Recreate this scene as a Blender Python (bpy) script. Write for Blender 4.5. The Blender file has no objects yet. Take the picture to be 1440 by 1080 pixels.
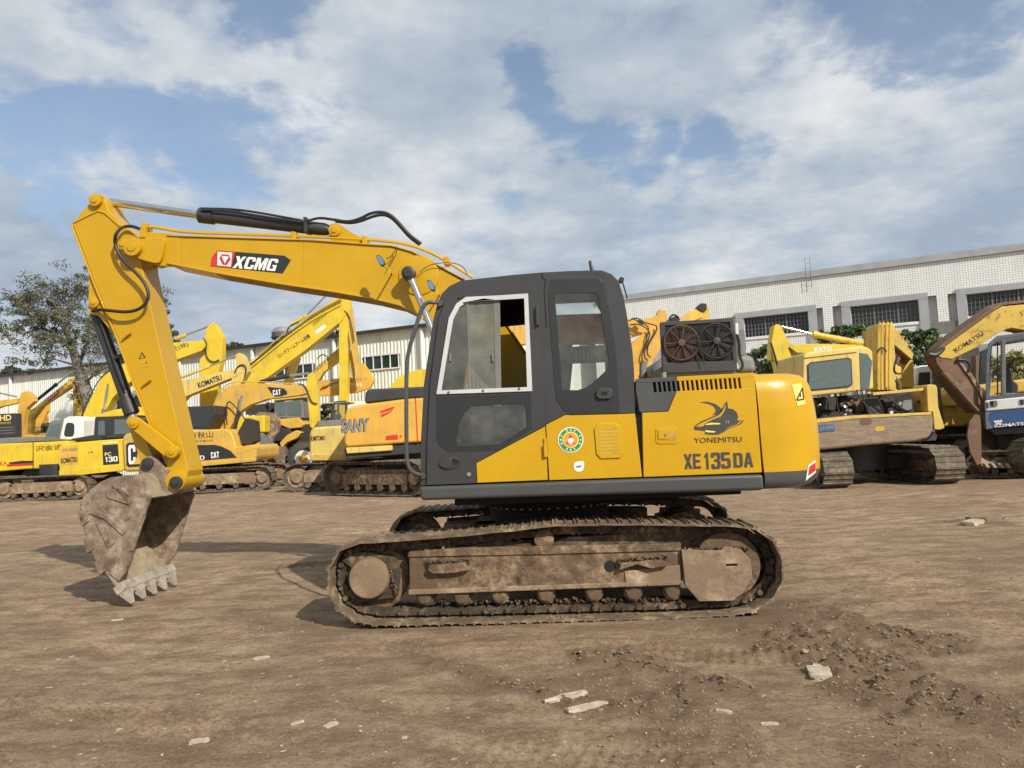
SUN, SKY, CLD, EXPO = 4.9, .15, 1.0, 0.05
import bpy, bmesh, math, random
import numpy as np
from mathutils import Vector, Matrix
from mathutils.geometry import tessellate_polygon
random.seed(7); RNG = np.random.default_rng(11)
S = bpy.context.scene; COL = S.collection
# ------------------------------------------------------------------ camera
FPX, PITCH, ROLL, CH = 1040.0, 0.065, 0.045, 1.5
cp, sp_ = math.cos(PITCH), math.sin(PITCH)
fw = Vector((0, cp, sp_)); R0 = Vector((1, 0, 0)); U0 = Vector((0, -sp_, cp))
cr, sr = math.cos(ROLL), math.sin(ROLL)
RT = R0*cr - U0*sr; UP = U0*cr + R0*sr
CP = Vector((0, 0, CH))
def ray(px, py):
    return fw + RT*((px-720)/FPX) + UP*((540-py)/FPX)
def gnd(px, py, z=0.0):
    d = ray(px, py); t = (z-CH)/d.z
    return CP + d*t
def at_y(px, py, Y):
    d = ray(px, py); return CP + d*(Y/d.y)
cam = bpy.data.cameras.new("camera"); co = bpy.data.objects.new("camera", cam); COL.objects.link(co)
cam.sensor_width = 36; cam.lens = FPX/1440*36; cam.clip_start = .05; cam.clip_end = 4000
m = Matrix((RT, UP, -fw)).transposed().to_4x4(); m.translation = CP; co.matrix_world = m
S.camera = co
# ------------------------------------------------------------------ frames
class Frame:
    """a thing's own frame: u along its length (to the right), v away from the camera, z up"""
    def __init__(s, O, yaw=0.0):
        s.O = Vector((O[0], O[1], 0)); s.a = yaw
        s.U = Vector((math.cos(yaw), -math.sin(yaw), 0)); s.V = Vector((math.sin(yaw), math.cos(yaw), 0))
    def q(s, px, py, v=0.0):
        d = ray(px, py); t = (v - (CP-s.O).dot(s.V))/d.dot(s.V)
        w = CP + d*t - s.O
        return (w.dot(s.U), w.z)
    def P(s, px, py, v=0.0):
        u, z = s.q(px, py, v); return Vector((u, v, z))
    def sc(s, px, py, v=0.0):           # metres per pixel there
        a = s.P(px, py, v); b = s.P(px+10, py, v); return (b-a).length/10
# ------------------------------------------------------------------ materials
def new_mat(name):
    m = bpy.data.materials.new(name); m.use_nodes = True
    nt = m.node_tree; nt.nodes.clear()
    o = nt.nodes.new('ShaderNodeOutputMaterial'); b = nt.nodes.new('ShaderNodeBsdfPrincipled')
    nt.links.new(b.outputs[0], o.inputs[0])
    return m, nt, b
def N(nt, t, **k):
    n = nt.nodes.new(t)
    for a, b in k.items():
        if a in n.inputs: n.inputs[a].default_value = b
        else: setattr(n, a, b)
    return n
def ramp(nt, fac, stops):
    r = nt.nodes.new('ShaderNodeValToRGB'); e = r.color_ramp.elements
    while len(e) < len(stops): e.new(.5)
    for i, (p, c) in enumerate(stops):
        e[i].position = p; e[i].color = c if len(c) == 4 else (*c, 1)
    nt.links.new(fac, r.inputs[0]); return r.outputs[0]
def mixc(nt, f, a, b):
    n = nt.nodes.new('ShaderNodeMix'); n.data_type = 'RGBA'
    for s, x in ((0, f), (6, a), (7, b)):
        if isinstance(x, (int, float)): n.inputs[s].default_value = x
        elif isinstance(x, tuple): n.inputs[s].default_value = (*x, 1) if len(x) == 3 else x
        else: nt.links.new(x, n.inputs[s])
    return n.outputs[2]
def paint(name, col, rough=.35, dirt=.25, dcol=(.23, .16, .10), dscale=3.0, rust=0.0, rcol=(.10, .045, .02), bump=.08, metal=0.0, streak=False, coat=0.0, fade=.12):
    m, nt, b = new_mat(name); L = nt.links.new
    tc = N(nt, 'ShaderNodeTexCoord'); src = tc.outputs['Object']
    big = N(nt, 'ShaderNodeTexNoise', Scale=1.7, Detail=5, Roughness=.6); L(src, big.inputs['Vector'])
    v2 = tuple(min(1, c*(1+fade)+fade*.04) for c in col); v1 = tuple(c*(1-fade) for c in col)
    c0 = ramp(nt, big.outputs[0], [(.3, v1), (.7, v2)])
    n2 = N(nt, 'ShaderNodeTexNoise', Scale=dscale, Detail=9, Roughness=.7)
    if streak:
        mp = N(nt, 'ShaderNodeMapping'); mp.inputs['Scale'].default_value = (.5, 3, 5) if streak == 'h' else (3, 3, .5); L(src, mp.inputs[0]); L(mp.outputs[0], n2.inputs['Vector'])
    else: L(src, n2.inputs['Vector'])
    lo = .78-dirt*.5
    f = ramp(nt, n2.outputs[0], [(lo, (0, 0, 0)), (min(.99, lo+.22), (1, 1, 1))])
    c1 = mixc(nt, f, c0, dcol)
    rr = N(nt, 'ShaderNodeMath', operation='MULTIPLY_ADD'); L(f, rr.inputs[0]); rr.inputs[1].default_value = .9-rough; rr.inputs[2].default_value = rough
    L(rr.outputs[0], b.inputs['Roughness'])
    if rust > 0:
        n3 = N(nt, 'ShaderNodeTexNoise', Scale=7.0, Detail=10, Roughness=.75); L(mp.outputs[0] if streak == 'h' else src, n3.inputs['Vector'])
        f3 = ramp(nt, n3.outputs[0], [(.68-rust*.3, (0, 0, 0)), (.72-rust*.3, (1, 1, 1))])
        c1 = mixc(nt, f3, c1, rcol)
    L(c1, b.inputs['Base Color']); b.inputs['Metallic'].default_value = metal
    b.inputs['Coat Weight'].default_value = coat
    n4 = N(nt, 'ShaderNodeTexNoise', Scale=6.0, Detail=8, Roughness=.6); L(src, n4.inputs['Vector'])
    bp0 = N(nt, 'ShaderNodeBump', Strength=min(1, .12+bump*2), Distance=.05); L(big.outputs[0], bp0.inputs['Height']); bp = N(nt, 'ShaderNodeBump', Strength=bump*3, Distance=.02); L(n4.outputs[0], bp.inputs['Height']); L(bp0.outputs[0], bp.inputs['Normal']); L(bp.outputs[0], b.inputs['Normal'])
    return m
def muddy(name, cols, scale=9.0, bump=.6, rough=.9, dist=.02):
    m, nt, b = new_mat(name); L = nt.links.new
    tc = N(nt, 'ShaderNodeTexCoord'); src = tc.outputs['Object']
    n = N(nt, 'ShaderNodeTexNoise', Scale=scale, Detail=12, Roughness=.72); L(src, n.inputs['Vector'])
    n2 = N(nt, 'ShaderNodeTexNoise', Scale=scale*.28, Detail=6, Roughness=.6); L(src, n2.inputs['Vector'])
    a = ramp(nt, n.outputs[0], [(.34, cols[0]), (.5, cols[1]), (.66, cols[2])])
    c = mixc(nt, ramp(nt, n2.outputs[0], [(.42, (0, 0, 0)), (.6, (1, 1, 1))]), a, cols[3])
    L(c, b.inputs['Base Color']); b.inputs['Roughness'].default_value = rough
    bp = N(nt, 'ShaderNodeBump', Strength=bump, Distance=dist); L(n.outputs[0], bp.inputs['Height']); L(bp.outputs[0], b.inputs['Normal'])
    return m
def flat(name, col, rough=.5, metal=0.0):
    m, nt, b = new_mat(name); L = nt.links.new
    tc = N(nt, 'ShaderNodeTexCoord'); n = N(nt, 'ShaderNodeTexNoise', Scale=14.0, Detail=8, Roughness=.7); L(tc.outputs['Object'], n.inputs['Vector'])
    L(ramp(nt, n.outputs[0], [(.3, tuple(c*.82 for c in col)), (.7, tuple(min(1, c*1.1) for c in col))]), b.inputs['Base Color'])
    b.inputs['Roughness'].default_value = rough; b.inputs['Metallic'].default_value = metal
    return m
def glass(name, tint, trans, dirt, rough=.04):
    """dusty window glass: mostly clear, some diffuse dust and, in the door panes, painted reflection, glossy surface"""
    m = bpy.data.materials.new(name); m.use_nodes = True; nt = m.node_tree; nt.nodes.clear(); L = nt.links.new
    o = N(nt, 'ShaderNodeOutputMaterial'); t = N(nt, 'ShaderNodeBsdfTransparent'); t.inputs[0].default_value = (*tint, 1)
    d = N(nt, 'ShaderNodeBsdfDiffuse'); g = N(nt, 'ShaderNodeBsdfGlossy', Roughness=rough)
    tc = N(nt, 'ShaderNodeTexCoord'); n = N(nt, 'ShaderNodeTexNoise', Scale=4.0, Detail=9, Roughness=.65); L(tc.outputs['Object'], n.inputs['Vector'])
    L(ramp(nt, n.outputs[0], [(.3, tuple(c*.5 for c in dirt)), (.7, dirt)]), d.inputs[0])
    f = ramp(nt, n.outputs[0], [(.25, (1-trans-.12,)*3), (.75, (1-trans+.12,)*3)])
    m1 = N(nt, 'ShaderNodeMixShader'); L(f, m1.inputs[0]); L(t.outputs[0], m1.inputs[1]); L(d.outputs[0], m1.inputs[2])
    fr = N(nt, 'ShaderNodeFresnel', IOR=1.5); m2 = N(nt, 'ShaderNodeMixShader'); L(fr.outputs[0], m2.inputs[0]); L(m1.outputs[0], m2.inputs[1]); L(g.outputs[0], m2.inputs[2])
    L(m2.outputs[0], o.inputs[0]); return m
DUST = (.30, .22, .14)
MT = dict(
 yel=paint('main_yellow_paint', (.525, .30, .001), .34, .12, (.46, .30, .06), 2.6, bump=.035, coat=.08, fade=.06),
 yelarm=paint('arm_yellow_paint', (.51, .292, .001), .36, .18, (.44, .28, .05), 2.6, bump=.035, coat=.05, fade=.07),
 byel=paint('faded_yellow_paint', (.63, .415, .05), .5, .52, DUST, 3, rust=.14, bump=.05, streak=True),
 lyel=paint('lemon_yellow_paint', (.65, .465, .025), .45, .48, DUST, 3, rust=.10, bump=.05, streak=True),
 pale=paint('pale_yellow_paint', (.60, .45, .12), .5, .52, DUST, 3, rust=.12, bump=.05, streak=True),
 cream=paint('worn_cream_yellow_paint', (.53, .37, .075), .55, .55, DUST, 3, rust=.24, bump=.08, streak=True),
 org=paint('orange_paint', (.60, .335, .045), .45, .5, DUST, 3, rust=.10, bump=.05, streak=True),
 catyel=paint('ochre_paint', (.59, .355, .055), .5, .52, DUST, 3, rust=.12, bump=.05, streak=True),
 rustyel=paint('rusted_yellow_paint', (.46, .31, .04), .65, .45, (.20, .12, .05), 4, rust=.34, bump=.15),
 rust=paint('rusty_steel', (.13, .075, .045), .8, .5, (.26, .17, .10), 4, rust=.35, bump=.2),
 fanrust=paint('rusty_fan_guard', (.085, .045, .035), .7, .3, (.12, .08, .06), 5), blk=paint('charcoal_paint', (.036, .036, .038), .42, .10, (.12, .10, .08), 2.5, bump=.02, coat=.1),
 skirt=paint('grey_skirt_paint', (.060, .062, .062), .36, .18, (.17, .14, .11), 2.5, bump=.02, coat=.15, streak=False),
 bblk=paint('dusty_black_paint', (.03, .03, .033), .5, .3, (.16, .13, .10), 3, bump=.05),
 parapet=paint('parapet_grey', (.33, .345, .36), .7, .3, (.3, .28, .25), 2, bump=.05, streak=True), bgrey=paint('weathered_grey', (.16, .16, .155), .6, .3, DUST, 3, bump=.08),
 hose=flat('black_rubber_hose', (.018, .018, .02), .55), rub=flat('old_tyre_rubber', (.07, .062, .054), .9),
 chrome=flat('chrome_rod', (.62, .63, .66), .16, 1.0), steel=paint('dull_steel', (.30, .30, .31), .45, .3, bump=.06, metal=.5),
 silver=paint('silver_window_frame', (.52, .52, .53), .4, .14, bump=.03),
 mud=muddy('dry_mud', [(.045, .032, .02), (.185, .122, .072), (.40, .295, .18), (.12, .078, .047)], 9, 1.0, dist=.03),
 oilshademud=muddy('oily_shade_dark_mud', [(.025, .018, .012), (.10, .070, .042), (.33, .25, .155), (.055, .038, .024)], 10, 1.0, dist=.03), mudl=muddy('pale_dry_mud', [(.085, .06, .037), (.29, .21, .13), (.50, .40, .28), (.21, .145, .09)], 7, .8),  # first mud: greasy, and darkened further to paint the shade between undercarriage parts
 shoe=muddy('muddy_track_steel', [(.05, .036, .022), (.215, .152, .093), (.46, .35, .22), (.125, .086, .053)], 12, .9, .8),
 bshoe=muddy('dusty_track_steel', [(.06, .048, .036), (.15, .12, .085), (.27, .22, .155), (.10, .082, .06)], 12, .5, .85),
 bucket=muddy('scuffed_bucket_steel', [(.07, .048, .033), (.235, .17, .122), (.44, .35, .265), (.16, .11, .08)], 8, .6, .8),
 buckin=muddy('bucket_lining', [(.16, .125, .08), (.30, .245, .155), (.40, .33, .21), (.26, .21, .135)], 6, .25, .8),
 teeth=muddy('worn_tooth_steel', [(.22, .19, .16), (.36, .31, .26), (.48, .43, .37), (.30, .26, .21)], 12, .3, .7),
 white=flat('white_decal', (.78, .78, .76), .4), wpaint=paint('white_paint', (.72, .72, .70), .45, .2, DUST, 3, rust=.03),
 red=flat('red_decal', (.55, .03, .025), .4), black=flat('black_decal', (.022, .024, .026), .4), dkgrey=flat('dark_grey_decal', (.05, .052, .05), .45),
 green=flat('green_decal', (.02, .28, .10), .4), orange=flat('orange_decal', (.85, .33, .03), .4), lemon=flat('pale_yellow_decal', (.78, .66, .18), .4),
 dullblue=paint('faded_cab_paint', (.10, .125, .165), .55, .5, DUST, 3, rust=.15, bump=.08), blue=paint('blue_paint', (.035, .085, .22), .45, .3, DUST, 3, rust=.08), shadeblk=flat('shade_black_underside', (.016, .014, .012), .95), grime=flat('oily_engine_metal', (.035, .029, .024), .8),  # underside black has the shade below the deck put into its colour
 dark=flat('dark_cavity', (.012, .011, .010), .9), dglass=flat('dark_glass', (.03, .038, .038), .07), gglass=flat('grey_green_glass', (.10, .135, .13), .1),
 seat=flat('grey_seat_fabric', (.05, .05, .052), .9), sunpanel=flat('pale_sunlit_panel', (.34, .33, .27), .85), brown=flat('brown_reflection', (.66, .27, .11), .85),
 lens=flat('blue_grey_lens', (.12, .24, .42), .15), clear=glass('clear_dusty_glass', (.92, .95, .93), .86, (.34, .35, .31)),
 slide=glass('dirty_reflection_glass', (.72, .74, .68), .34, (.27, .275, .225), .08), dull=glass('dull_side_glass', (.78, .8, .75), .52, (.20, .21, .18), .05),  # grey diffuse in these panes paints reflections as well as dirt
 tint=glass('tinted_lower_glass', (.5, .53, .5), .74, (.34, .34, .31), .03), purp=flat('dark_lettering', (.05, .03, .02), .6),
)
# ------------------------------------------------------------------ mesh builder
class MB:
    def __init__(s): s.v = []; s.f = []; s.mi = []; s.cur = 0
    def add(s, vs, fs):
        o = len(s.v); s.v += [tuple(x) for x in vs]
        for f in fs: s.f.append(tuple(o+i for i in f)); s.mi.append(s.cur)
        return s
    def prism(s, pts, v0, v1, holes=(), pts1=None):
        """outline in (u,z) extruded from v0 to v1 (pts1: outline on the far side)"""
        allp = list(pts); loops = [list(range(len(pts)))]
        for h in holes: loops.append(list(range(len(allp), len(allp)+len(h)))); allp += list(h)
        n = len(allp); b = allp if pts1 is None else list(pts1)
        vs = [(p[0], v0, p[1]) for p in allp]+[(p[0], v1, p[1]) for p in b]
        ar = sum(pts[i][0]*pts[(i+1) % len(pts)][1]-pts[(i+1) % len(pts)][0]*pts[i][1] for i in range(len(pts)))
        fs = []
        if holes:
            tr = tessellate_polygon([[Vector((allp[i][0], allp[i][1], 0)) for i in l] for l in loops])
            for t in tr:
                a = [allp[i] for i in t]; sgn = (a[1][0]-a[0][0])*(a[2][1]-a[0][1])-(a[2][0]-a[0][0])*(a[1][1]-a[0][1])
                t = tuple(t) if sgn > 0 else tuple(reversed(t))
                fs.append(t); fs.append(tuple(n+i for i in reversed(t)))
        else:
            l = loops[0] if ar > 0 else loops[0][::-1]
            fs.append(tuple(l)); fs.append(tuple(n+i for i in reversed(l)))
        for k, l in enumerate(loops):
            a2 = sum(allp[l[i]][0]*allp[l[(i+1) % len(l)]][1]-allp[l[(i+1) % len(l)]][0]*allp[l[i]][1] for i in range(len(l)))
            ccw = (a2 > 0) == (k == 0)
            for i in range(len(l)):
                p, q = l[i], l[(i+1) % len(l)]
                fs.append((p, p+n, q+n, q) if ccw else (q, q+n, p+n, p))
        return s.add(vs, fs)
    def box(s, c, d, rot=None):
        x, y, z = d[0]/2, d[1]/2, d[2]/2; c = Vector(c)
        vs = [Vector((i, j, k)) for i in (-x, x) for j in (-y, y) for k in (-z, z)]
        if rot is not None: vs = [rot @ v for v in vs]
        return s.add([c+v for v in vs], [(0, 1, 3, 2), (4, 6, 7, 5), (0, 4, 5, 1), (2, 3, 7, 6), (0, 2, 6, 4), (1, 5, 7, 3)])
    def tube(s, path, r, n=8, cap=True):
        path = [Vector(p) for p in path]; rs = r if isinstance(r, (list, tuple)) else [r]*len(path)
        T = []
        for i in range(len(path)):
            a = path[max(0, i-1)]; b = path[min(len(path)-1, i+1)]; T.append((b-a).normalized())
        up = Vector((0, 0, 1)) if abs(T[0].z) < .9 else Vector((0, 1, 0))
        X = T[0].cross(up).normalized(); vs = []
        for i, p in enumerate(path):
            X = (X - T[i]*X.dot(T[i])).normalized(); Y = T[i].cross(X)
            for k in range(n):
                a = 2*math.pi*k/n; vs.append(p+(X*math.cos(a)+Y*math.sin(a))*rs[i])
        fs = [(i*n+k, i*n+(k+1) % n, (i+1)*n+(k+1) % n, (i+1)*n+k) for i in range(len(path)-1) for k in range(n)]
        if cap: fs += [tuple(range(n))[::-1], tuple((len(path)-1)*n+k for k in range(n))]
        return s.add(vs, fs)
    def cyl(s, a, b, r, n=20): return s.tube([a, b], r, n)
    def vcyl(s, u, z, v0, v1, r, n=24): return s.tube([(u, v0, z), (u, v1, z)], r, n)
    def lathe(s, c, prof, n=32):       # about the v axis, prof = [(v, r)]
        vs = []; c = Vector(c)
        for v, r in prof:
            for k in range(n):
                a = 2*math.pi*k/n; vs.append(c+Vector((r*math.cos(a), v, r*math.sin(a))))
        fs = [(i*n+k, i*n+(k+1) % n, (i+1)*n+(k+1) % n, (i+1)*n+k) for i in range(len(prof)-1) for k in range(n)]
        fs += [tuple(range(n))[::-1], tuple((len(prof)-1)*n+k for k in range(n))]
        return s.add(vs, fs)
def smooth(pts, it=2):
    pts = [Vector(p) for p in pts]
    for _ in range(it):
        o = [pts[0]]
        for a, b in zip(pts, pts[1:]): o += [a*.75+b*.25, a*.25+b*.75]
        o.append(pts[-1]); pts = o
    return pts
def rnd(pts, r=.3, it=1):                 # round the corners of a closed outline
    for _ in range(it):
        o = []; n = len(pts)
        for i in range(n):
            a, b = pts[i], pts[(i+1) % n]
            o += [(a[0]+(b[0]-a[0])*r, a[1]+(b[1]-a[1])*r), (b[0]+(a[0]-b[0])*r, b[1]+(a[1]-b[1])*r)]
        pts = o
    return pts
def link(name, mb, mats, parent=None, bevel=0, seg=2, ang=30, fixn=True):
    me = bpy.data.meshes.new(name); me.from_pydata(mb.v, [], mb.f); me.validate()
    if not isinstance(mats, (list, tuple)): mats = [mats]
    for x in mats: me.materials.append(MT[x] if isinstance(x, str) else x)
    if len(mats) > 1 and len(me.polygons) == len(mb.mi): me.polygons.foreach_set('material_index', mb.mi)
    if fixn and len(me.polygons) < 40000:
        bm = bmesh.new(); bm.from_mesh(me); bmesh.ops.recalc_face_normals(bm, faces=bm.faces); bm.to_mesh(me); bm.free()
    me.polygons.foreach_set('use_smooth', [True]*len(me.polygons)); me.set_sharp_from_angle(angle=math.radians(ang))
    me.update()
    o = bpy.data.objects.new(name, me); COL.objects.link(o)
    if parent: o.parent = parent
    if bevel:
        b = o.modifiers.new('bevel', 'BEVEL'); b.width = bevel; b.segments = seg; b.limit_method = 'ANGLE'; b.angle_limit = math.radians(28); b.harden_normals = True
    return o
def tag(o, label=None, cat=None, group=None, kind=None):
    if label: o['label'] = label
    if cat: o['category'] = cat
    if group: o['group'] = group
    if kind: o['kind'] = kind
    return o
def thing(name, F, label, cat, group=None):
    o = bpy.data.objects.new(name, None); COL.objects.link(o); o.empty_display_size = .2
    o.location = F.O; o.rotation_euler = (0, 0, -F.a)
    return tag(o, label, cat, group)
def Q(F, pts, v): return [F.q(x, y, v) for x, y in pts]
def plate(T, F, name, pts, v0, v1, mat, bevel=0, holes=(), seg=2, r=0, it=1):
    p = Q(F, pts, v0)
    if r: p = rnd(p, r, it)
    return link(name, MB().prism(p, v0, v1, [Q(F, h, v0) for h in holes]), mat, T, bevel, seg)
def strip(pts, th):                        # closed outline of a polyline with thickness to one side
    P = [Vector(p) for p in pts]; o = []
    for i in range(len(P)):
        a = P[max(0, i-1)]; b = P[min(len(P)-1, i+1)]; t = (b-a).normalized(); o.append(P[i]+Vector((-t.y, t.x))*th)
    return [tuple(p) for p in P]+[tuple(p) for p in reversed(o)]
def text(T, F, name, s, a, b, hpx, v, mat, bold=.0, shear=0, ext=.002, parent=None, dv=.004, lines=1):
    """letters standing on the line a-b (pixels) of plane v, hpx high; a thin solid 4 mm proud of the plane"""
    cu = bpy.data.curves.new('t', 'FONT'); cu.body = s; cu.extrude = 0; cu.offset = bold; cu.shear = shear; cu.resolution_u = 3
    ob = bpy.data.objects.new('t', cu); COL.objects.link(ob)
    dg = bpy.context.evaluated_depsgraph_get(); me = bpy.data.meshes.new_from_object(ob.evaluated_get(dg))
    bpy.data.objects.remove(ob); bpy.data.curves.remove(cu)
    co_ = [v_.co.copy() for v_ in me.vertices]; fs = [tuple(p.vertices) for p in me.polygons]; bpy.data.meshes.remove(me)
    if not co_: return None
    x0 = min(c.x for c in co_); x1 = max(c.x for c in co_); y0 = min(c.y for c in co_); y1 = max(c.y for c in co_)
    A = F.P(*a, v); B = F.P(*b, v); C = F.P(a[0], a[1]-hpx, v); ex = B-A; ez = Vector((-ex.z, 0, ex.x)).normalized()*(C-A).length
    vs = [A+ex*((c.x-x0)/(x1-x0))+ez*((c.y-y0)/(y1-y0)) for c in co_]
    n = len(vs)
    cnt = {}
    for f in fs:
        for i in range(len(f)): e = (f[i], f[(i+1) % len(f)]); cnt[e] = 1
    side = [(x, x+n, y+n, y) for (x, y) in cnt if (y, x) not in cnt]
    mb = MB(); mb.add([p-Vector((0, dv, 0)) for p in vs]+[p-Vector((0, dv-ext, 0)) for p in vs], fs+side)
    return link(name, mb, mat, parent or T)
def resample(pts, n):
    P = [Vector(p) for p in pts]; P.append(P[0]); L = [0]
    for a, b in zip(P, P[1:]): L.append(L[-1]+(b-a).length)
    o = []
    for i in range(n):
        t = L[-1]*i/n; k = max(j for j in range(len(L)-1) if L[j] <= t)
        o.append(P[k].lerp(P[k+1], (t-L[k])/(L[k+1]-L[k])))
    return o
def shoe_sec(h, g=.022):
    return [(-h, -.012), (-h, .003), (-h+.008, g), (-h+.020, g), (-h+.030, .003), (-.010, .003), (-.006, g*.8), (.006, g*.8), (.010, .003), (h-.024, .003), (h-.016, g), (h-.006, g), (h+.006, 0), (h+.006, -.012)]
def belt_pieces(out, n):
    """(centre, tangent, outward normal) of n shoes round a closed (u,z) outline"""
    P = resample(out, n); c = sum(P, Vector((0, 0)))/n; r = []
    for i in range(n):
        a, b = P[i], P[(i+1) % n]; t = (b-a).normalized(); nn = Vector((t.y, -t.x))
        if nn.dot((a+b)/2-c) < 0: nn = -nn
        r.append(((a+b)/2, t, nn, (b-a).length))
    return r
def track_metric(T, c, yaw, Ln, H, W, mat='bshoe', fmat='mud', n=34, drive=1):
    """a whole crawler track of a parked machine: belt, frame, idler, sprocket, rollers; local centre c=(u,v)"""
    r = H/2; out = []
    for k in range(9): a = math.pi/2+math.pi*k/8; out.append((-Ln/2+r+r*math.cos(a), r+r*math.sin(a)))
    for k in range(9): a = -math.pi/2+math.pi*k/8; out.append((Ln/2-r+r*math.cos(a), r+r*math.sin(a)))
    M = Matrix.Translation((c[0], c[1], 0)) @ Matrix.Rotation(-yaw, 4, 'Z')
    mb = MB()
    for (p, t, nn, ln) in belt_pieces(out, n):
        mb.prism([tuple(p+t*a+nn*(b-.022)) for a, b in shoe_sec(ln*.48, .024)], -W/2, W/2)
        for s_ in (-1, 1): mb.prism([tuple(p+t*a+nn*b) for a, b in ((-ln*.46, -.035), (ln*.46, -.035), (ln*.4, -.11), (-ln*.4, -.11))], s_*.07-.02, s_*.07+.02)
    def fin(mb, name, mat, par):
        mb.v = [tuple(M @ Vector(v)) for v in mb.v]; return link(name, mb, mat, par)
    tr = fin(mb, 'track', mat, T)
    f = MB().prism([(-Ln/2+H*.75, H*.32), (-Ln/2+H*.75, H*.62), (Ln/2-H*.75, H*.62), (Ln/2-H*.75, H*.32)], -W*.3, W*.3)
    f.prism([(-Ln/2+H*.6, H*.62), (Ln/2-H*.6, H*.62), (Ln/2-H*.9, H*.74), (-Ln/2+H*.9, H*.74)], -W*.2, W*.2)
    fin(f, 'track_frame', fmat, T)
    for s_, nm in ((-1, 'idler_wheel'), (1, 'sprocket')):
        w = MB().lathe((s_*(Ln/2-r), 0, r), [(-W*.36, r*.35), (-W*.33, r*.4), (-W*.2, r*.45), (-W*.2, r*.7), (-W*.14, r-.13), (W*.14, r-.13), (W*.2, r*.7), (W*.36, r*.4)], 20); fin(w, nm, fmat, T)
    for k in range(6):
        x = -Ln/2+H*.9+(Ln-1.8*H)*k/5; fin(MB().vcyl(x, H*.24, -W*.3, W*.3, H*.11, 12), 'track_roller', 'bshoe', T)
    return tr
def hosep(T, F, pts, v, r, name='hose', mat='hose', n=8, it=2):
    vv = v if isinstance(v, (list, tuple)) else [v]*len(pts)
    return link(name, MB().tube(smooth([F.P(x, y, w) for (x, y), w in zip(pts, vv)], it), r, n), mat, T)
def hyd(T, F, a, j, b, v, rb, rr, mat='bblk', rod='chrome'):
    """hydraulic cylinder from barrel end a via gland j to rod end b (pixels on plane v)"""
    A, J, B = F.P(*a, v), F.P(*j, v), F.P(*b, v); d = (J-A).normalized()
    c = link('hydraulic_cylinder', MB().tube([A, A+d*.06, J-d*.16, J-d*.159, J-d*.01, J], [rb*.7, rb, rb, rb*1.22, rb*1.22, rb*.9], 16), mat, T)
    link('piston_rod', MB().cyl(J-d*.05, B, rr, 12), rod, c); return c
# condensed block capitals drawn as strokes on a 0..1 x 0..1 cell
def _c(w, h, ch, x0=0, y0=0): return [(x0+ch, y0), (x0+w-ch, y0), (x0+w, y0+ch), (x0+w, y0+h-ch), (x0+w-ch, y0+h), (x0+ch, y0+h), (x0, y0+h-ch), (x0, y0+ch)]
T_ = .30
GL = {
 'X': [([(0, 0), (.33, 0), (.5, .3), (.67, 0), (1, 0), (.68, .5), (1, 1), (.67, 1), (.5, .7), (.33, 1), (0, 1), (.32, .5)], [])],
 'E': [([(0, 0), (.95, 0), (.95, .17), (T_, .17), (T_, .42), (.85, .42), (.85, .58), (T_, .58), (T_, .83), (.95, .83), (.95, 1), (0, 1)], [])],
 '1': [([(.35, 0), (.72, 0), (.72, 1), (.45, 1), (.12, .85), (.12, .70), (.35, .76)], [])],
 '3': [([(.1, 0), (.85, 0), (1, .12), (1, .42), (.88, .51), (1, .6), (1, .88), (.85, 1), (.1, 1), (0, .9), (0, .7), (.33, .7), (.33, .84), (.66, .84), (.66, .59), (.35, .59), (.35, .44), (.66, .44), (.66, .16), (.33, .16), (.33, .3), (0, .3), (0, .1)], [])],
 '5': [([(.1, 0), (.85, 0), (1, .12), (1, .5), (.85, .63), (.33, .63), (.33, .84), (.95, .84), (.95, 1), (0, 1), (0, .47), (.66, .47), (.66, .16), (.33, .16), (.33, .28), (0, .28), (0, .1)], [])],
 '0': [(_c(1, 1, .15), [_c(.36, .68, .05, .32, .16)])], 'D': [([(0, 0), (.8, 0), (1, .15), (1, .85), (.8, 1), (0, 1)], [[(.33, .16), (.62, .16), (.67, .21), (.67, .79), (.62, .84), (.33, .84)]])],
 'A': [([(0, 0), (.31, 0), (.37, .22), (.63, .22), (.69, 0), (1, 0), (.68, 1), (.32, 1)], [[(.41, .38), (.59, .38), (.5, .78)]])],
 'C': [([(.15, 0), (.85, 0), (1, .13), (1, .36), (.67, .36), (.67, .17), (.33, .17), (.33, .83), (.67, .83), (.67, .64), (1, .64), (1, .87), (.85, 1), (.15, 1), (0, .87), (0, .13)], [])],
 'T': [([(.34, 0), (.66, 0), (.66, .82), (1, .82), (1, 1), (0, 1), (0, .82), (.34, .82)], [])],
 'M': [([(0, 0), (.25, 0), (.25, .6), (.42, 0), (.58, 0), (.75, .6), (.75, 0), (1, 0), (1, 1), (.68, 1), (.5, .45), (.32, 1), (0, 1)], [])],
 'G': [([(.15, 0), (1, 0), (1, .5), (.55, .5), (.55, .36), (.7, .36), (.7, .17), (.33, .17), (.33, .83), (.67, .83), (.67, .68), (1, .68), (1, .87), (.85, 1), (.15, 1), (0, .87), (0, .13)], [])],
}
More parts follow.
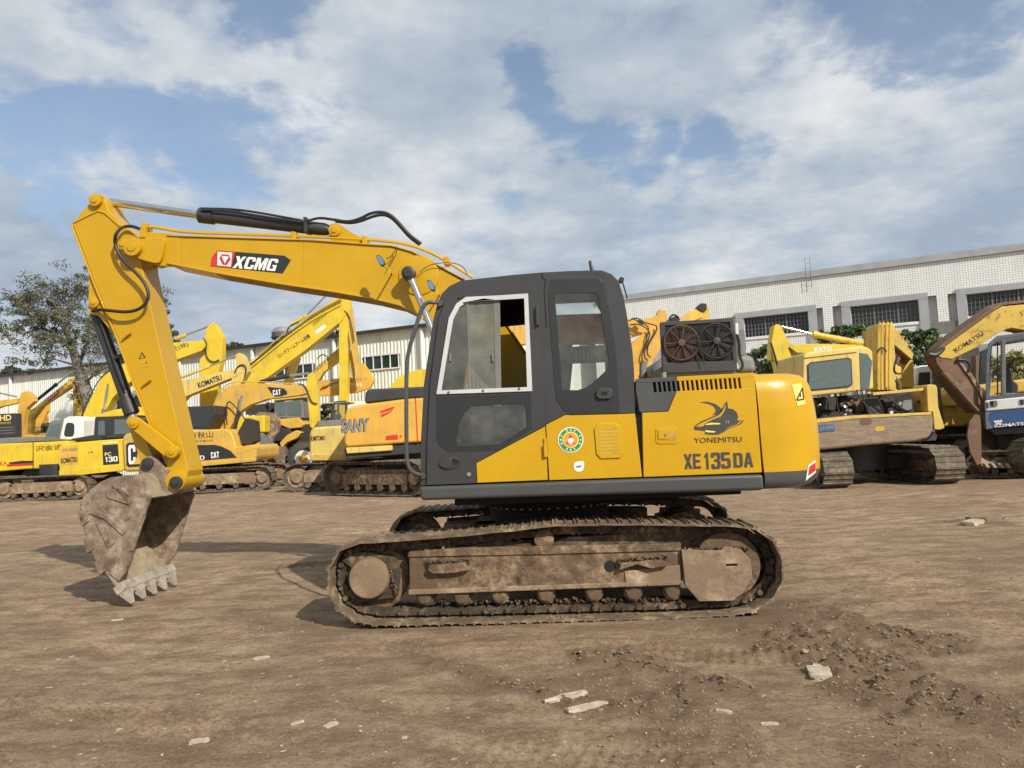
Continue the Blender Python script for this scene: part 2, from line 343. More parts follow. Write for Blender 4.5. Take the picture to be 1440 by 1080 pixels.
def block(T, F, s, a, b, hpx, v, mat, shear=0, gap=.14, dv=.004, widths=None):
    A = F.P(*a, v); B = F.P(*b, v); C = F.P(a[0], a[1]-hpx, v); ex = (B-A); Lx = ex.length; ex.normalize(); H = (C-A).length; ez = Vector((-ex.z, 0, ex.x))
    ws = [(widths or {}).get(c, 1.0) for c in s]; tot = sum(ws)+gap*(len(s)-1)+shear*0; k = Lx/tot; x = 0; mb = MB()
    for c, w in zip(s, ws):
        for outl, hs in GL[c]:
            f = lambda p: ((A+ex*((x+p[0]*w)*k)+ez*(p[1]*H)+ex*(shear*p[1]*H)).x, (A+ex*((x+p[0]*w)*k)+ez*(p[1]*H)).z)
            mb.prism([f(p) for p in outl], v-dv, v-dv+.002, [[f(p) for p in h][::-1] for h in hs])
        x += w+gap
    return link('lettering', mb, mat, T)
# ================================================================== the main excavator
g0 = gnd(780, 877); ME = Frame((g0.x, g0.y), .043)
E = thing('excavator', ME, 'big clean yellow and charcoal excavator standing side-on across the front, boom raised to the left', 'excavator')
CT = [(475, 773), (505, 761), (572, 757.5), (629, 753), (718, 744), (780, 736.5), (860, 735.5), (922, 735.5), (1035, 737.5), (1066, 742), (1086, 754), (1100, 774), (1107, 796), (1104, 822), (1092, 843), (1075, 859), (1040, 868.5), (931, 873), (780, 877), (652, 880), (530, 882), (511, 881), (487, 872), (471, 858), (460, 833), (457.5, 807), (463, 790)]
HJ = [0]*46
def main_track(v0, v1, near):
    out = [(u+(0 if near else .10), z+(.004 if near else .03)) for u, z in Q(ME, CT, 0.0)]; s_ = 1 if near else -1
    mb = MB(); vm = (v0+v1)/2; pieces = belt_pieces(out, 46)
    for (p, t, nn, ln) in pieces:
        for k in (-1, 1):
            vv = vm+k*.075
            mb.prism([tuple(p+t*a+nn*b) for a, b in ((-ln*.55, -.045), (ln*.42, -.045), (ln*.5, -.07), (ln*.44, -.115), (.02, -.105), (-.02, -.105), (-ln*.42, -.115), (-ln*.5, -.08))], vv-.02, vv+.02)
        c = p+t*ln*.5-nn*.075; mb.vcyl(c.x, c.y, vm-.125, vm+.125, .022, 10)
        c = p-nn*.055; mb.vcyl(c.x+t.x*.04, c.y+t.y*.04, vm-.115, vm-.09, .014, 6)
    chain = link('track_chain', mb, 'oilshademud', E)
    for i, (p, t, nn, ln) in enumerate(pieces):
        j = random.uniform(-.004, .004); q = p-nn*(.012+j*.5); rr = random.uniform(-.03, .03)
        t2 = Vector((t.x*math.cos(rr)-t.y*math.sin(rr), t.x*math.sin(rr)+t.y*math.cos(rr))); n2 = Vector((nn.x*math.cos(rr)-nn.y*math.sin(rr), nn.x*math.sin(rr)+nn.y*math.cos(rr)))
        sh = MB().prism([tuple(q+t2*a+n2*b) for a, b in shoe_sec(ln*.49, .017)], v0+j, v1+j)
        link('track_shoe', sh, 'shoe', chain)
    vf = v0+.09 if near else v1-.09        # the frame
    def pp(name, pts, a, b, mat='mud', bev=.008, holes=()):
        P_ = Q(ME, pts, .09); a2, b2 = (a, b) if near else (v0+v1-b, v0+v1-a)
        return link(name, MB().prism(P_, a2, b2, [Q(ME, h, .09) for h in holes]), mat, E, bev)
    fr = pp('track_frame', [(575, 781), (640, 779), (760, 776), (870, 772), (957, 771), (960, 822), (880, 825), (576, 835)], v0+.09, v1-.12)
    for nm, pts, a, b, mt in (('frame_ledge', [(574, 783), (575, 776), (650, 770), (957, 764), (957, 774), (780, 779)], v0+.075, v0+.11, 'mud'), ('mud_bank', [(640, 775), (700, 760), (760, 768), (800, 757), (900, 751), (960, 752), (960, 774), (780, 780)], v0+.15, v1-.14, 'oilshademud'), ('frame_lip', [(575, 829), (960, 816), (960, 822), (575, 836)], v0+.07, v0+.1, 'mudl'), ('step_bracket', [(603, 800), (606, 793), (655, 789), (661, 800), (640, 804), (610, 805)], v0+.03, v0+.09, 'mud'), ('step_bracket', [(870, 800), (872, 790), (930, 785), (938, 794), (915, 798), (895, 792)], v0+.03, v0+.09, 'mud'),
                            ('frame_plate', [(878, 803), (957, 794), (957, 819), (880, 823)], v0+.08, v0+.1, 'mudl')):
        P_ = Q(ME, pts, .09); a2, b2 = (a, b) if near else (v0+v1-b, v0+v1-a)
        link(nm, MB().prism(P_, a2, b2), mt, fr, .006)
    if near:
        hl = ME.q(858, 796, .09); link('frame_hole', MB().vcyl(hl[0], hl[1], v0+.084, v0+.092, .045, 20), 'dark', fr)
    for x, y in ((597, 840), (649, 839.5), (702.6, 838), (768, 836), (835.5, 834), (891, 833.5), (946.5, 832)):
        u, z = ME.q(x, y, .1); r = MB().lathe((u, vm, z), [(-.155, .03), (-.15, .052), (-.12, .058), (-.115, .075), (-.05, .075), (-.045, .06), (.045, .06), (.05, .075), (.115, .075), (.12, .058), (.15, .05)], 18)
        o = link('track_roller', r, 'mud', E)
        link('roller_bracket', MB().box((u, vm-.13*s_, z+.05), (.12, .03, .09)), 'mud', o)
    u, z = ME.q(765, 758, .1); link('carrier_roller', MB().lathe((u, vm, z), [(-.15, .06), (-.14, .078), (-.1, .082), (.1, .082), (.14, .07)], 20), 'mud', E)
    link('roller_bracket', MB().box((u, vm+.02, z-.10), (.12, .1, .12)), 'mud', E)
    u, z = ME.q(519, 813, .1)
    idl = link('idler_wheel', MB().lathe((u, vm, z), [(-.06, .12), (-.055, .27), (-.03, .30), (.03, .30), (.055, .27), (.06, .12)], 36), 'mud', E)
    vc = v0+.1 if near else v1-.1
    link('idler_cap', MB().lathe((u, vc, z), [(-.045, .13), (-.04, .152), (-.01, .165), (.12, .165)] if near else [(-.12, .165), (.01, .165), (.045, .13)], 32), 'mudl', idl, .004)
    pp('idler_bracket', [(478, 790), (485, 782), (510, 776), (556, 786), (560, 812), (556, 842), (500, 850), (485, 838), (497, 818), (492, 800)], v0+.13, v1-.13, 'oilshademud')
    u, z = ME.q(1024, 795, .1)
    spv = [];
    for k in range(42):
        a = 2*math.pi*k/42; rr = .31 if k % 2 else .275; spv.append((u+rr*math.cos(a), z+rr*math.sin(a)))
    sp = link('sprocket', MB().prism(spv, vm-.03, vm+.03), 'mud', E)
    link('final_drive', MB().lathe((u, vm, z), [(-.14, .20), (-.135, .255), (-.05, .27), (.12, .25), (.2, .2)] if near else [(-.2, .2), (.05, .27), (.135, .255), (.14, .2)], 36), 'mud', sp, .006)
    pp('drive_guard', [(957, 772), (1012, 773), (1018, 768), (1040, 771), (1054, 786), (1056, 812), (1043, 833.5), (1030, 843), (981, 844), (962, 822)], v0+.05, v0+.10, 'mudl', .015, ([(1019, 792.5), (1019, 795.5), (1035, 795), (1035, 792)],))
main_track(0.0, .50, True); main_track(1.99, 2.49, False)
cb = MB(); uc = ME.q(775, 780, 1.2)[0]
cb.box((uc, 1.245, .62), (.95, 1.5, .22)); cb.box((uc-.55, .9, .55), (.35, 1.0, .2)); cb.box((uc+.55, .9, .55), (.35, 1.0, .2)); cb.box((uc-.55, 1.6, .55), (.35, 1.0, .2)); cb.box((uc+.55, 1.6, .55), (.35, 1.0, .2))
link('carbody', cb, 'oilshademud', E, .02)
sl = MB().tube([(uc, 1.245, .70), (uc, 1.245, .83), (uc, 1.245, .831), (uc, 1.245, .93)], [.56, .56, .66, .66], 48); o = link('slewing_ring', sl, 'shadeblk', E)
for k in range(44):
    a = 2*math.pi*k/44; bb = MB(); bb.cyl((uc+.57*math.cos(a), 1.245+.57*math.sin(a), .81), (uc+.57*math.cos(a), 1.245+.57*math.sin(a), .835), .014, 6); link('ring_bolt', bb, 'steel', o)
# -------- upper deck
VB = .03; VE = 2.45
SK = [(589, 684), (700, 680), (900, 672.5), (1074, 666.5), (1075.5, 689.5), (1004, 692), (780, 698), (660, 702), (591, 704)]
plate(E, ME, 'deck_skirt', SK, VB-.01, VE, 'skirt', .03, seg=3)
uf = MB(); a = ME.q(640, 700, .3); b = ME.q(1040, 690, .3)
uf.box(((a[0]+b[0])/2, 1.3, .965), (b[0]-a[0], 2.1, .10)); uf.box(((a[0]+b[0])/2+.1, 1.3, .90), (b[0]-a[0]-1.1, 1.5, .08)); link('deck_frame', uf, 'shadeblk', E, .01)  # lower slab and its black stand in for the shaded gap above the tracks
# counterweight: rings of plan outlines lofted from bottom to top
prof = [(690, 1077, 1096, .17), (688.5, 1077, 1118, .06), (684, 1076.6, 1133, .012), (676, 1076, 1143, 0), (665, 1075, 1147.5, 0), (664.2, 1075, 1147.6, 0), (647, 1073, 1148, 0), (625, 1071, 1147, 0), (603, 1069, 1145, 0), (577, 1067, 1140.5, 0), (553, 1064.5, 1135, .0), (541, 1063.5, 1130.5, .01), (533, 1063, 1125, .03), (528, 1062.5, 1118, .06), (525.3, 1062, 1108, .11), (524.5, 1062, 1090, .22)]
mb = MB(); rings = []
for (y, xa, xb, ins) in prof:
    u0, z = ME.q(xa, y, VB); ub = ME.q(xb, y, .45)[0]; v0, v1 = VB+ins, VE-ins; R = min(.52, (ub-u0)*.8)
    ring = [(u0, v0, z)]
    for k in range(9):
        t = math.pi/2*k/8; ring.append((ub-R+R*math.sin(t), v0+R*.85*(1-math.cos(t)), z))
    for k in range(1, 6): ring.append((ub+.10*math.sin(math.pi*k/6), v0+R*.85+(v1-v0-1.7*R)*k/6, z))
    for k in range(9):
        t = math.pi/2*k/8; ring.append((ub-R+R*math.cos(t), v1-R*.85*(1-math.sin(t)), z))
    ring.append((u0, v1, z)); rings.append(ring)
n = len(rings[0]); vs = [p for r_ in rings for p in r_]; mb.v = vs
for i in range(len(rings)-1):
    for k in range(n):
        mb.f.append((i*n+k, i*n+(k+1) % n, (i+1)*n+(k+1) % n, (i+1)*n+k)); mb.mi.append(0 if i >= 5 else 1)
mb.f.append(tuple(range(n))[::-1]); mb.mi.append(1); mb.f.append(tuple((len(rings)-1)*n+k for k in range(n))); mb.mi.append(0)
cw = link('counterweight', mb, ['yel', 'skirt'], E, ang=50)
def on_cw(px, py, off=.006):           # a point on the rounded corner of the counterweight, along the sight line
    d = ray(px, py); best = None
    me = cw.data; o_ = CP-ME.O; lo = Vector((o_.dot(ME.U), o_.dot(ME.V), CP.z)); ld = Vector((d.dot(ME.U), d.dot(ME.V), d.z))
    from mathutils.bvhtree import BVHTree
    global CWT
    if 'CWT' not in globals(): CWT = BVHTree.FromPolygons(mb.v, mb.f)
    h = CWT.ray_cast(lo, ld.normalized())
    if h[0] is None: return None
    return h[0]+(-h[1] if h[1].dot(ld) > 0 else h[1])*off
def cw_patch(name, quad, mat, off=.004, nx=8, ny=4):
    mbp = MB(); ok = True; vs = []
    for j in range(ny+1):
        for i in range(nx+1):
            s_, t_ = i/nx, j/ny; x = (quad[0][0]*(1-s_)+quad[1][0]*s_)*(1-t_)+(quad[3][0]*(1-s_)+quad[2][0]*s_)*t_; y = (quad[0][1]*(1-s_)+quad[1][1]*s_)*(1-t_)+(quad[3][1]*(1-s_)+quad[2][1]*s_)*t_
            p = on_cw(x, y, off)
            if p is None: return
            vs.append(p)
    mbp.add(vs, [(j*(nx+1)+i, j*(nx+1)+i+1, (j+1)*(nx+1)+i+1, (j+1)*(nx+1)+i) for j in range(ny) for i in range(nx)])
    return link(name, mbp, mat, cw, fixn=False)
cw_patch('warning_label', [(1113, 541), (1126, 539), (1132.5, 568), (1121, 571)], 'lemon')
for q_ in ([(1119, 562), (1127, 545), (1128.3, 546), (1120.4, 563)], [(1120, 562), (1129.5, 560.5), (1129.6, 562.3), (1120.4, 564)], [(1126.5, 546), (1128, 545.5), (1130.2, 561), (1128.8, 561.5)], [(1123.5, 552), (1125, 552), (1125.8, 558), (1124.4, 558)]):
    cw_patch('warning_sign', q_, 'black', .007, 3, 2)
cw_patch('reflector', [(1136, 654.5), (1146.3, 647), (1146.8, 664), (1132.5, 676)], 'white')
cw_patch('reflector', [(1137.7, 655.5), (1145.4, 650), (1145.8, 661.5), (1135.5, 669)], 'red', .008)
# body volume behind the panels
plate(E, ME, 'engine_housing', [(772, 588), (900, 582), (904, 548), (1062, 541), (1073, 666), (775, 677)], VB+.05, VE-.02, 'bblk', .01)
ht = plate(E, ME, 'hood_top', [(895, 534.5), (1061, 525), (1061.3, 529), (895.5, 538)], VB+.014, VE, 'yel', .012)
# hood side: yellow panel below the louvres, rail above, bars between
hs = plate(E, ME, 'hood_side_panel', [(903, 580.5), (939.5, 579), (951.5, 550), (1062.5, 545.5), (1071.5, 664.5), (905, 671)], VB, VB+.04, 'yel', .005)
hd = plate(E, ME, 'hood_dark_panel', [(895, 553), (951, 550), (939, 578.4), (902, 580), (899, 579)], VB, VB+.04, 'skirt', .004)
plate(E, ME, 'hood_rail', [(951.7, 529.7), (1060.5, 524), (1061, 530), (951.7, 536)], VB, VB+.04, 'yel', .004)
plate(E, ME, 'hood_rail', [(894, 533), (951.3, 529.7), (951.3, 536), (894.3, 538.6)], VB, VB+.04, 'skirt', .004)
plate(E, ME, 'grille_backing', [(900, 535), (1055, 527), (1057, 549), (902, 556)], VB+.045, VB+.05, 'dark')
for k in range(19):
    x0 = 918+k*6.62; x1 = x0+3.3; nx_ = x0+6.62
    ya = lambda x: 533-(x-918)*.048; yb = lambda x: 552.5-(x-918)*.044
    if k == 0: plate(E, ME, 'louvre_bar', [(894.2, 537.9), (917.5, 536.2), (920, 553), (895, 554)], VB+.002, VB+.04, 'skirt')
    dx = 2.5
    if k < 18: plate(hs, ME, 'louvre_bar', [(x1, ya(x1)+2), (nx_, ya(nx_)+2), (nx_+dx, yb(nx_)), (x1+dx, yb(x1))], VB+.002, VB+.036, 'skirt' if nx_ < 954 else 'yel', .003)
    else: plate(E, ME, 'louvre_bar', [(x1, ya(x1)+2), (1061, 528), (1062.4, 547), (x1+dx, yb(x1))], VB+.002, VB+.04, 'yel', .002)
# latch
lt = plate(hs, ME, 'panel_latch', [(922, 601.5), (953, 601), (954, 624), (922.5, 624.5)], VB-.006, VB, 'yel', .004, r=.12)
plate(hs, ME, 'latch_pocket', [(924, 603.5), (950, 603), (951, 619), (925, 620)], VB-.008, VB-.005, 'yelarm', .002)
plate(hs, ME, 'latch_recess', [(942, 604), (949.5, 603.7), (950.3, 617), (943, 617.3)], VB-.0095, VB-.0075, 'rustyel', 0)
plate(hs, ME, 'latch_plate', [(925.5, 605), (941, 604.5), (942, 617), (926, 617.6)], VB-.014, VB-.008, 'yel', .002)
u, z = ME.q(936, 611, VB); link('latch_lock', MB().vcyl(u, z, VB-.02, VB-.01, .012, 14), 'steel', hs)
block(hs, ME, 'XE', (962.5, 659.5), (986.5, 658.8), 21, VB, 'dkgrey', gap=.12); block(hs, ME, '135', (990.5, 660), (1028, 658.5), 23, VB, 'dkgrey', gap=.1, widths={'1': .7})
block(hs, ME, 'DA', (1032, 657.5), (1059.5, 656.7), 20.5, VB, 'dkgrey', gap=.12); text(hs, ME, 'lettering', 'YONEMITSU', (976, 623), (1043, 621.3), 7.3, VB, 'purp', 0)
def em(pts, mat, dv): return [(920+x/6, 520+y/6) for x, y in pts], mat, dv
for pts, mat, dv in (em([(333, 492), (345, 470), (395, 436), (470, 405), (535, 375), (572, 335), (588, 300), (612, 263), (620, 290), (624, 325), (665, 332), (698, 360), (708, 400), (700, 428), (757, 427), (735, 455), (700, 472), (640, 492), (585, 525), (545, 545), (490, 548), (425, 542), (432, 520), (415, 515), (345, 507)], 'dkgrey', .003),
                     em([(385, 273), (450, 268), (520, 290), (578, 335), (565, 355), (535, 375), (488, 382), (515, 362), (520, 335), (500, 305), (455, 285)], 'dkgrey', .003),
                     em([(352, 478), (400, 447), (480, 412), (545, 384), (580, 345), (598, 302), (606, 297), (592, 350), (560, 395), (490, 422), (425, 455), (420, 475), (380, 482)], 'yel', .0045),
                     em([(430, 458), (478, 447), (530, 448), (560, 452), (555, 460), (500, 462), (440, 466)], 'lemon', .0045), em([(428, 512), (450, 512), (520, 520), (505, 530), (450, 527), (432, 522)], 'lemon', .0045),
                     em([(604, 428), (609, 428), (613, 452), (607, 452)], 'yel', .0045), em([(622, 428), (627, 428), (631, 452), (625, 452)], 'yel', .0045), em([(585, 515), (640, 480), (700, 460), (715, 440), (745, 434), (722, 450), (700, 466), (640, 487)], 'yel', .0045)):
    plate(hs, ME, 'shark_emblem', pts, VB-dv, VB, mat)
# middle service panel
sp2 = plate(E, ME, 'service_panel', [(767.5, 597.5), (795, 583.6), (803, 584.2), (872, 582.5), (893, 581.5), (903, 670.8), (772.3, 675.5)], VB, VB+.04, 'yel', .005)
plate(sp2, ME, 'vent_cover', [(835, 596), (871, 594), (878, 644), (839.5, 645.5)], VB-.012, VB, 'yel', .006, r=.14)
for k in range(8):
    plate(sp2, ME, 'vent_slot', [(841+k*.35, 601.6+k*5), (868+k*.35, 600.8+k*5), (868.3+k*.35, 603.2+k*5), (841.3+k*.35, 604+k*5)], VB-.0135, VB-.011, 'rustyel')
plate(sp2, ME, 'panel_hinge', [(764.5, 616), (768.5, 615.5), (770.5, 643), (766.5, 643.5)], VB-.02, VB, 'yel', .006)
def disc(cx, cy, r, v, mat, n=28, th=.0015, name='round_sticker', par=None, rx=None):
    pts = [(cx+(rx or r)*math.cos(2*math.pi*k/n), cy+r*math.sin(2*math.pi*k/n)) for k in range(n)]
    return plate(par or sp2, ME, name, pts, v-th, v, mat)
disc(802.5, 618.5, 18, VB-.002, 'white'); disc(802.5, 618.5, 16.5, VB-.004, 'green'); disc(802.5, 618.5, 11.6, VB-.006, 'lemon'); disc(802.5, 618.5, 10, VB-.008, 'orange')
plate(sp2, ME, 'round_sticker', [(802, 610), (809, 624), (796, 624)], VB-.0115, VB-.01, 'red'); disc(802.5, 620, 4.2, VB-.012, 'white', par=sp2)
for k in range(16):
    a = 2*math.pi*k/16; cx, cy = 802.5+14*math.cos(a), 618.5+14*math.sin(a)
    if k % 4 != 2: plate(sp2, ME, 'sticker_marks', [(cx-1, cy-1.3), (cx+1, cy-1.1), (cx+1, cy+1.3), (cx-1, cy+1)], VB-.0075, VB-.006, 'white' if k % 3 else 'lemon')
plate(sp2, ME, 'worn_sticker', [(807, 650), (820, 648), (822, 652), (820, 662), (812, 664), (807, 660)], VB-.003, VB-.001, 'white', r=.2); plate(sp2, ME, 'worn_sticker', [(810, 655), (818, 654), (817, 657), (811, 657.5)], VB-.006, VB-.004, 'lens')
# -------- cab
CAB = [(591, 683), (591.7, 620), (596, 540), (609, 450), (615, 427), (621, 413), (632, 402), (648, 394.5), (720, 386.5), (760, 383), (800, 381), (823, 380.3), (846, 380), (860, 385), (870, 395), (877, 417), (883, 450), (889.5, 493), (892, 527), (893, 581), (803, 583.6), (795, 583), (767, 597), (775, 676)]
DOOR = [(600, 682), (601, 620), (605, 540), (616.7, 450), (625, 424), (635, 411.7), (653, 404), (700, 398.5), (748, 394.5), (754, 397), (757.5, 427), (763.5, 540), (770.5, 675)]
RW = [(774, 391.7), (843, 390), (848.5, 395), (856.7, 430), (866.7, 490), (871.7, 570), (871, 581.2), (803, 583), (791.7, 578), (781.7, 562), (779, 537), (773, 460), (769.5, 410)]
def shrink(pts, d):
    cx = sum(p[0] for p in pts)/len(pts); cy = sum(p[1] for p in pts)/len(pts)
    return [(cx+(x-cx)*(1-d), cy+(y-cy)*(1-d)) for x, y in pts]
VC = .05; VCE = 1.0
cab = plate(E, ME, 'cab', CAB, VC, VC+.05, 'blk', .018, holes=(shrink(DOOR, .015)[::-1], shrink(RW, .03)[::-1]))
# far side of the cab: shell with two big windows
farw = [(630, 560), (648, 440), (664, 414), (742, 406), (752, 570)]; farr = [(776, 570), (768, 397), (844, 392), (858, 415), (869, 572)]
cf = Q(ME, CAB, VC); o = link('cab_far_side', MB().prism(cf, VCE-.05, VCE, [Q(ME, farw, VC)[::-1], Q(ME, farr, VC)[::-1]]), 'blk', cab, .01)
roof = Q(ME, [(615, 427), (621, 413), (632, 402), (648, 394.5), (720, 386.5), (760, 383), (800, 381), (823, 380.3), (846, 380), (860, 385), (870, 395), (877, 417)], VC)
def unt(pts, d=.03):
    rp = [Vector(p) for p in pts]; o = []
    for i in range(len(rp)):
        t = (rp[min(len(rp)-1, i+1)]-rp[max(0, i-1)]).normalized(); o.append(rp[i]+Vector((t.y, -t.x))*d)
    return [tuple(p) for p in rp]+[tuple(p) for p in reversed(o)]
link('cab_roof', MB().prism(unt(roof), VC+.05, VCE-.05), 'blk', cab)
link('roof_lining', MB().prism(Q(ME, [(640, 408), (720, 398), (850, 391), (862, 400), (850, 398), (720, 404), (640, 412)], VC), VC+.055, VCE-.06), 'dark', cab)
rear = Q(ME, [(877, 417), (883, 450), (889.5, 493), (892, 527), (893, 581)], VC)
mbr = MB().prism(unt(rear[2:]), VC+.05, VCE-.05); mbr.prism(unt(rear[:3], .05), VC+.05, VC+.12); mbr.prism(unt(rear[:3], .05), VCE-.12, VCE-.05)
link('cab_rear_wall', mbr, 'blk', cab); link('rear_glass', MB().prism(unt(rear[:3], .008), VC+.12, VCE-.12), 'clear', cab)
front = Q(ME, [(591, 683), (591.7, 620), (596, 540), (609, 450), (615, 427)], VC)
mbf = MB().prism(unt(front), VC+.05, VC+.10); mbf.prism(unt(front), VCE-.10, VCE-.05); mbf.prism(unt(front[:2], .05), VC+.10, VCE-.10)
link('windscreen_frame', mbf, 'blk', cab); link('windscreen', MB().prism(unt(front[1:], .008), VC+.10, VCE-.10), 'clear', cab)
plate(cab, ME, 'cab_floor', [(592, 672), (893, 664), (893, 682), (592, 684)], VC+.05, VCE-.05, 'bblk')
plate(cab, ME, 'cab_rear_box', [(800, 575), (890, 572), (892, 670), (775, 672), (775, 640)], VC+.06, VCE-.06, 'bblk')
# seat and controls
st = MB().prism(Q(ME, [(690, 640), (690, 612), (700, 603), (775, 600), (790, 610), (788, 640)], .5), .35, .80); link('seat_cushion', st, 'seat', cab, .03, 3)
st = MB().prism(Q(ME, [(760, 606), (776, 520), (782, 492), (800, 488), (806, 500), (800, 560), (790, 612)], .5), .36, .79); link('seat_back', st, 'seat', cab, .035, 3)
st = MB().prism(Q(ME, [(786, 488), (790, 470), (804, 466), (808, 480), (802, 490)], .5), .46, .69); link('headrest', st, 'seat', cab, .02)
for v_ in (.22, .82): plate(cab, ME, 'control_console', [(672, 640), (676, 598), (690, 590), (760, 590), (765, 640)], v_, v_+.12, 'bblk', .02)
for v_ in (.28, .88): link('control_lever', MB().tube([ME.P(690, 592, v_), ME.P(687, 575, v_), ME.P(690, 566, v_), ME.P(690, 562, v_)], [.012, .012, .026, .012], 10), 'hose', cab)
link('travel_lever', MB().tube([ME.P(640, 660, .45), ME.P(655, 600, .45), ME.P(650, 560, .45)], .014), 'hose', cab)
plate(cab, ME, 'reflection_sheet', [(776, 443), (850, 440.5), (862, 483), (778, 486)], .17, .175, 'brown')  # added sheet painting the brown reflection in the rear side window
plate(cab, ME, 'sunlit_panel', [(794, 488), (854, 485), (857, 509), (796, 512)], .19, .195, 'sunpanel')  # added pale sheet; sunlight on an interior panel put into its colour
for k in range(11): plate(cab, ME, 'sunlit_panel_stripe', [(796+k*5.4, 488), (798+k*5.4, 488), (798.3+k*5.4, 509.5), (796.3+k*5.4, 509.6)], .184, .19, 'bgrey')
plate(cab, ME, 'far_dark_sheet', [(700, 415), (742, 412), (742, 456), (700, 460)], .9, .92, 'dark')  # near-black sheet near the far side, below the cab roof
# rear quarter window
rw = plate(cab, ME, 'rear_side_window', shrink(RW, .012), VC-.004, VC+.01, 'black', .003, holes=([(780, 414), (781, 412.6), (838, 411.3), (840.5, 413), (845, 440), (856.7, 512), (855, 518), (834, 538), (823, 545.5), (812, 548.5), (793, 548.5), (790.5, 546), (785, 470)][::-1],))
plate(rw, ME, 'window_glass', [(780, 413), (840.5, 411), (857, 516), (823, 547), (790, 549)], VC+.002, VC+.007, 'clear')
u, z = ME.q(850, 553, VC); hr = [(838, 550), (842, 545.5), (857, 545), (862, 549), (862, 557), (858, 561), (843, 561.5), (838, 557)]
plate(rw, ME, 'window_latch', hr, VC-.028, VC-.004, 'bblk', .008); plate(rw, ME, 'latch_slot', [(846, 551), (854, 550.7), (854.5, 555), (846.5, 555.3)], VC-.031, VC-.027, 'dark')
# door: charcoal upper, yellow corner below the diagonal
WU = [(616.5, 551.5), (634.5, 447), (644, 429.5), (657, 421), (702.5, 418.5), (741, 416), (745.5, 547)]
WL = [(613, 559), (746, 554), (747, 604.5), (700, 634), (628, 637), (617, 628), (612.5, 617)]
VD = .028
door = plate(cab, ME, 'door', [(600, 682), (601, 620), (605, 540), (616.7, 450), (625, 424), (635, 411.7), (653, 404), (700, 398.5), (748, 394.5), (754, 397), (757.5, 427), (763.5, 540), (766.3, 598.8), (669, 651), (670.3, 679.3)], VD, VD+.03, 'blk', .006, holes=(WU[::-1], WL[::-1]))
plate(cab, ME, 'door_corner_panel', [(669.8, 651.4), (766.6, 599.6), (770.3, 675), (671, 679)], VD-.001, VD+.03, 'yel', .004)
fo = [(613.5, 554.5), (631, 447), (641.5, 427), (655, 417.5), (702, 415.3), (742.5, 412.6), (748.5, 550)]; fi = [(620.5, 549), (637.5, 448), (646.5, 431.5), (658, 424), (702.5, 421.7), (737, 419.5), (741.2, 544.3)]
wf = plate(door, ME, 'window_frame', fo, VD-.014, VD+.004, 'silver', .004, holes=(fi[::-1],))
for x, y in ((631, 552), (679.5, 549.6), (730, 546.8)): u, z = ME.q(x, y, VD); link('frame_screw', MB().vcyl(u, z, VD-.018, VD-.012, .010, 10), 'rust', wf)
plate(door, ME, 'fixed_glass', [(620, 549.5), (637, 448), (646, 431), (658.5, 424), (660.5, 547.5)], VD+.006, VD+.010, 'dull')
plate(door, ME, 'sliding_glass', [(657, 424), (702.5, 421.5), (704.5, 545.8), (660.5, 547.5)], VD+.014, VD+.018, 'slide')
plate(door, ME, 'sliding_glass_edge', [(656.5, 424), (658.8, 424), (662, 547.5), (660, 547.5)], VD+.004, VD+.013, 'bgrey'); plate(door, ME, 'sliding_glass_edge', [(694, 422), (703, 421.5), (705, 545.8), (697, 546.3)], VD+.010, VD+.0135, 'bgrey')
for x in (633, 693): plate(door, ME, 'glass_catch', [(x-1.5, 497), (x+1.5, 497), (x+1.8, 508), (x-1.2, 508)], VD-.006, VD+.006, 'bgrey', .002)
lw = plate(door, ME, 'lower_window', WL, VD+.002, VD+.012, 'black', 0, holes=([(641.5, 620), (646, 595), (652, 582), (663, 571), (736, 567.5), (739.5, 575), (741, 600), (702, 625), (646, 627.5)][::-1],))
plate(lw, ME, 'lower_glass', [(641, 628), (641, 600), (660, 570), (738, 567), (742, 602), (702, 627)], VD+.006, VD+.009, 'tint')
dh = [(615.5, 651), (620, 644.5), (632, 641.5), (642, 643), (648.5, 650), (646, 655.5), (634, 661), (624, 660.5), (617, 656)]
plate(door, ME, 'door_handle', rnd(dh, .25), VD-.008, VD, 'bblk', .004); plate(door, ME, 'handle_lever', [(617, 650), (622, 645), (635, 643.5), (635.5, 658), (625, 659), (618, 655)], VD-.016, VD-.008, 'blk', .004, r=.2)
plate(door, ME, 'handle_recess', [(636, 645), (643, 645.5), (647, 650), (643, 653), (637, 653)], VD-.010, VD-.0075, 'dark')
u, z = ME.q(659.5, 667, VD); link('door_lock', MB().vcyl(u, z, VD-.012, VD, .017, 16), 'steel', door)
for y in (430, ): plate(cab, ME, 'door_hinge', [(752.5, y), (757.5, y-1), (759, y+27), (754, y+28.5)], VD-.03, VD+.002, 'blk', .008)
for y in (625,): plate(cab, ME, 'door_hinge', [(764, y), (768.5, y-1), (770, y+18), (765, y+18.5)], VD-.03, VD-.003, 'yel', .006)
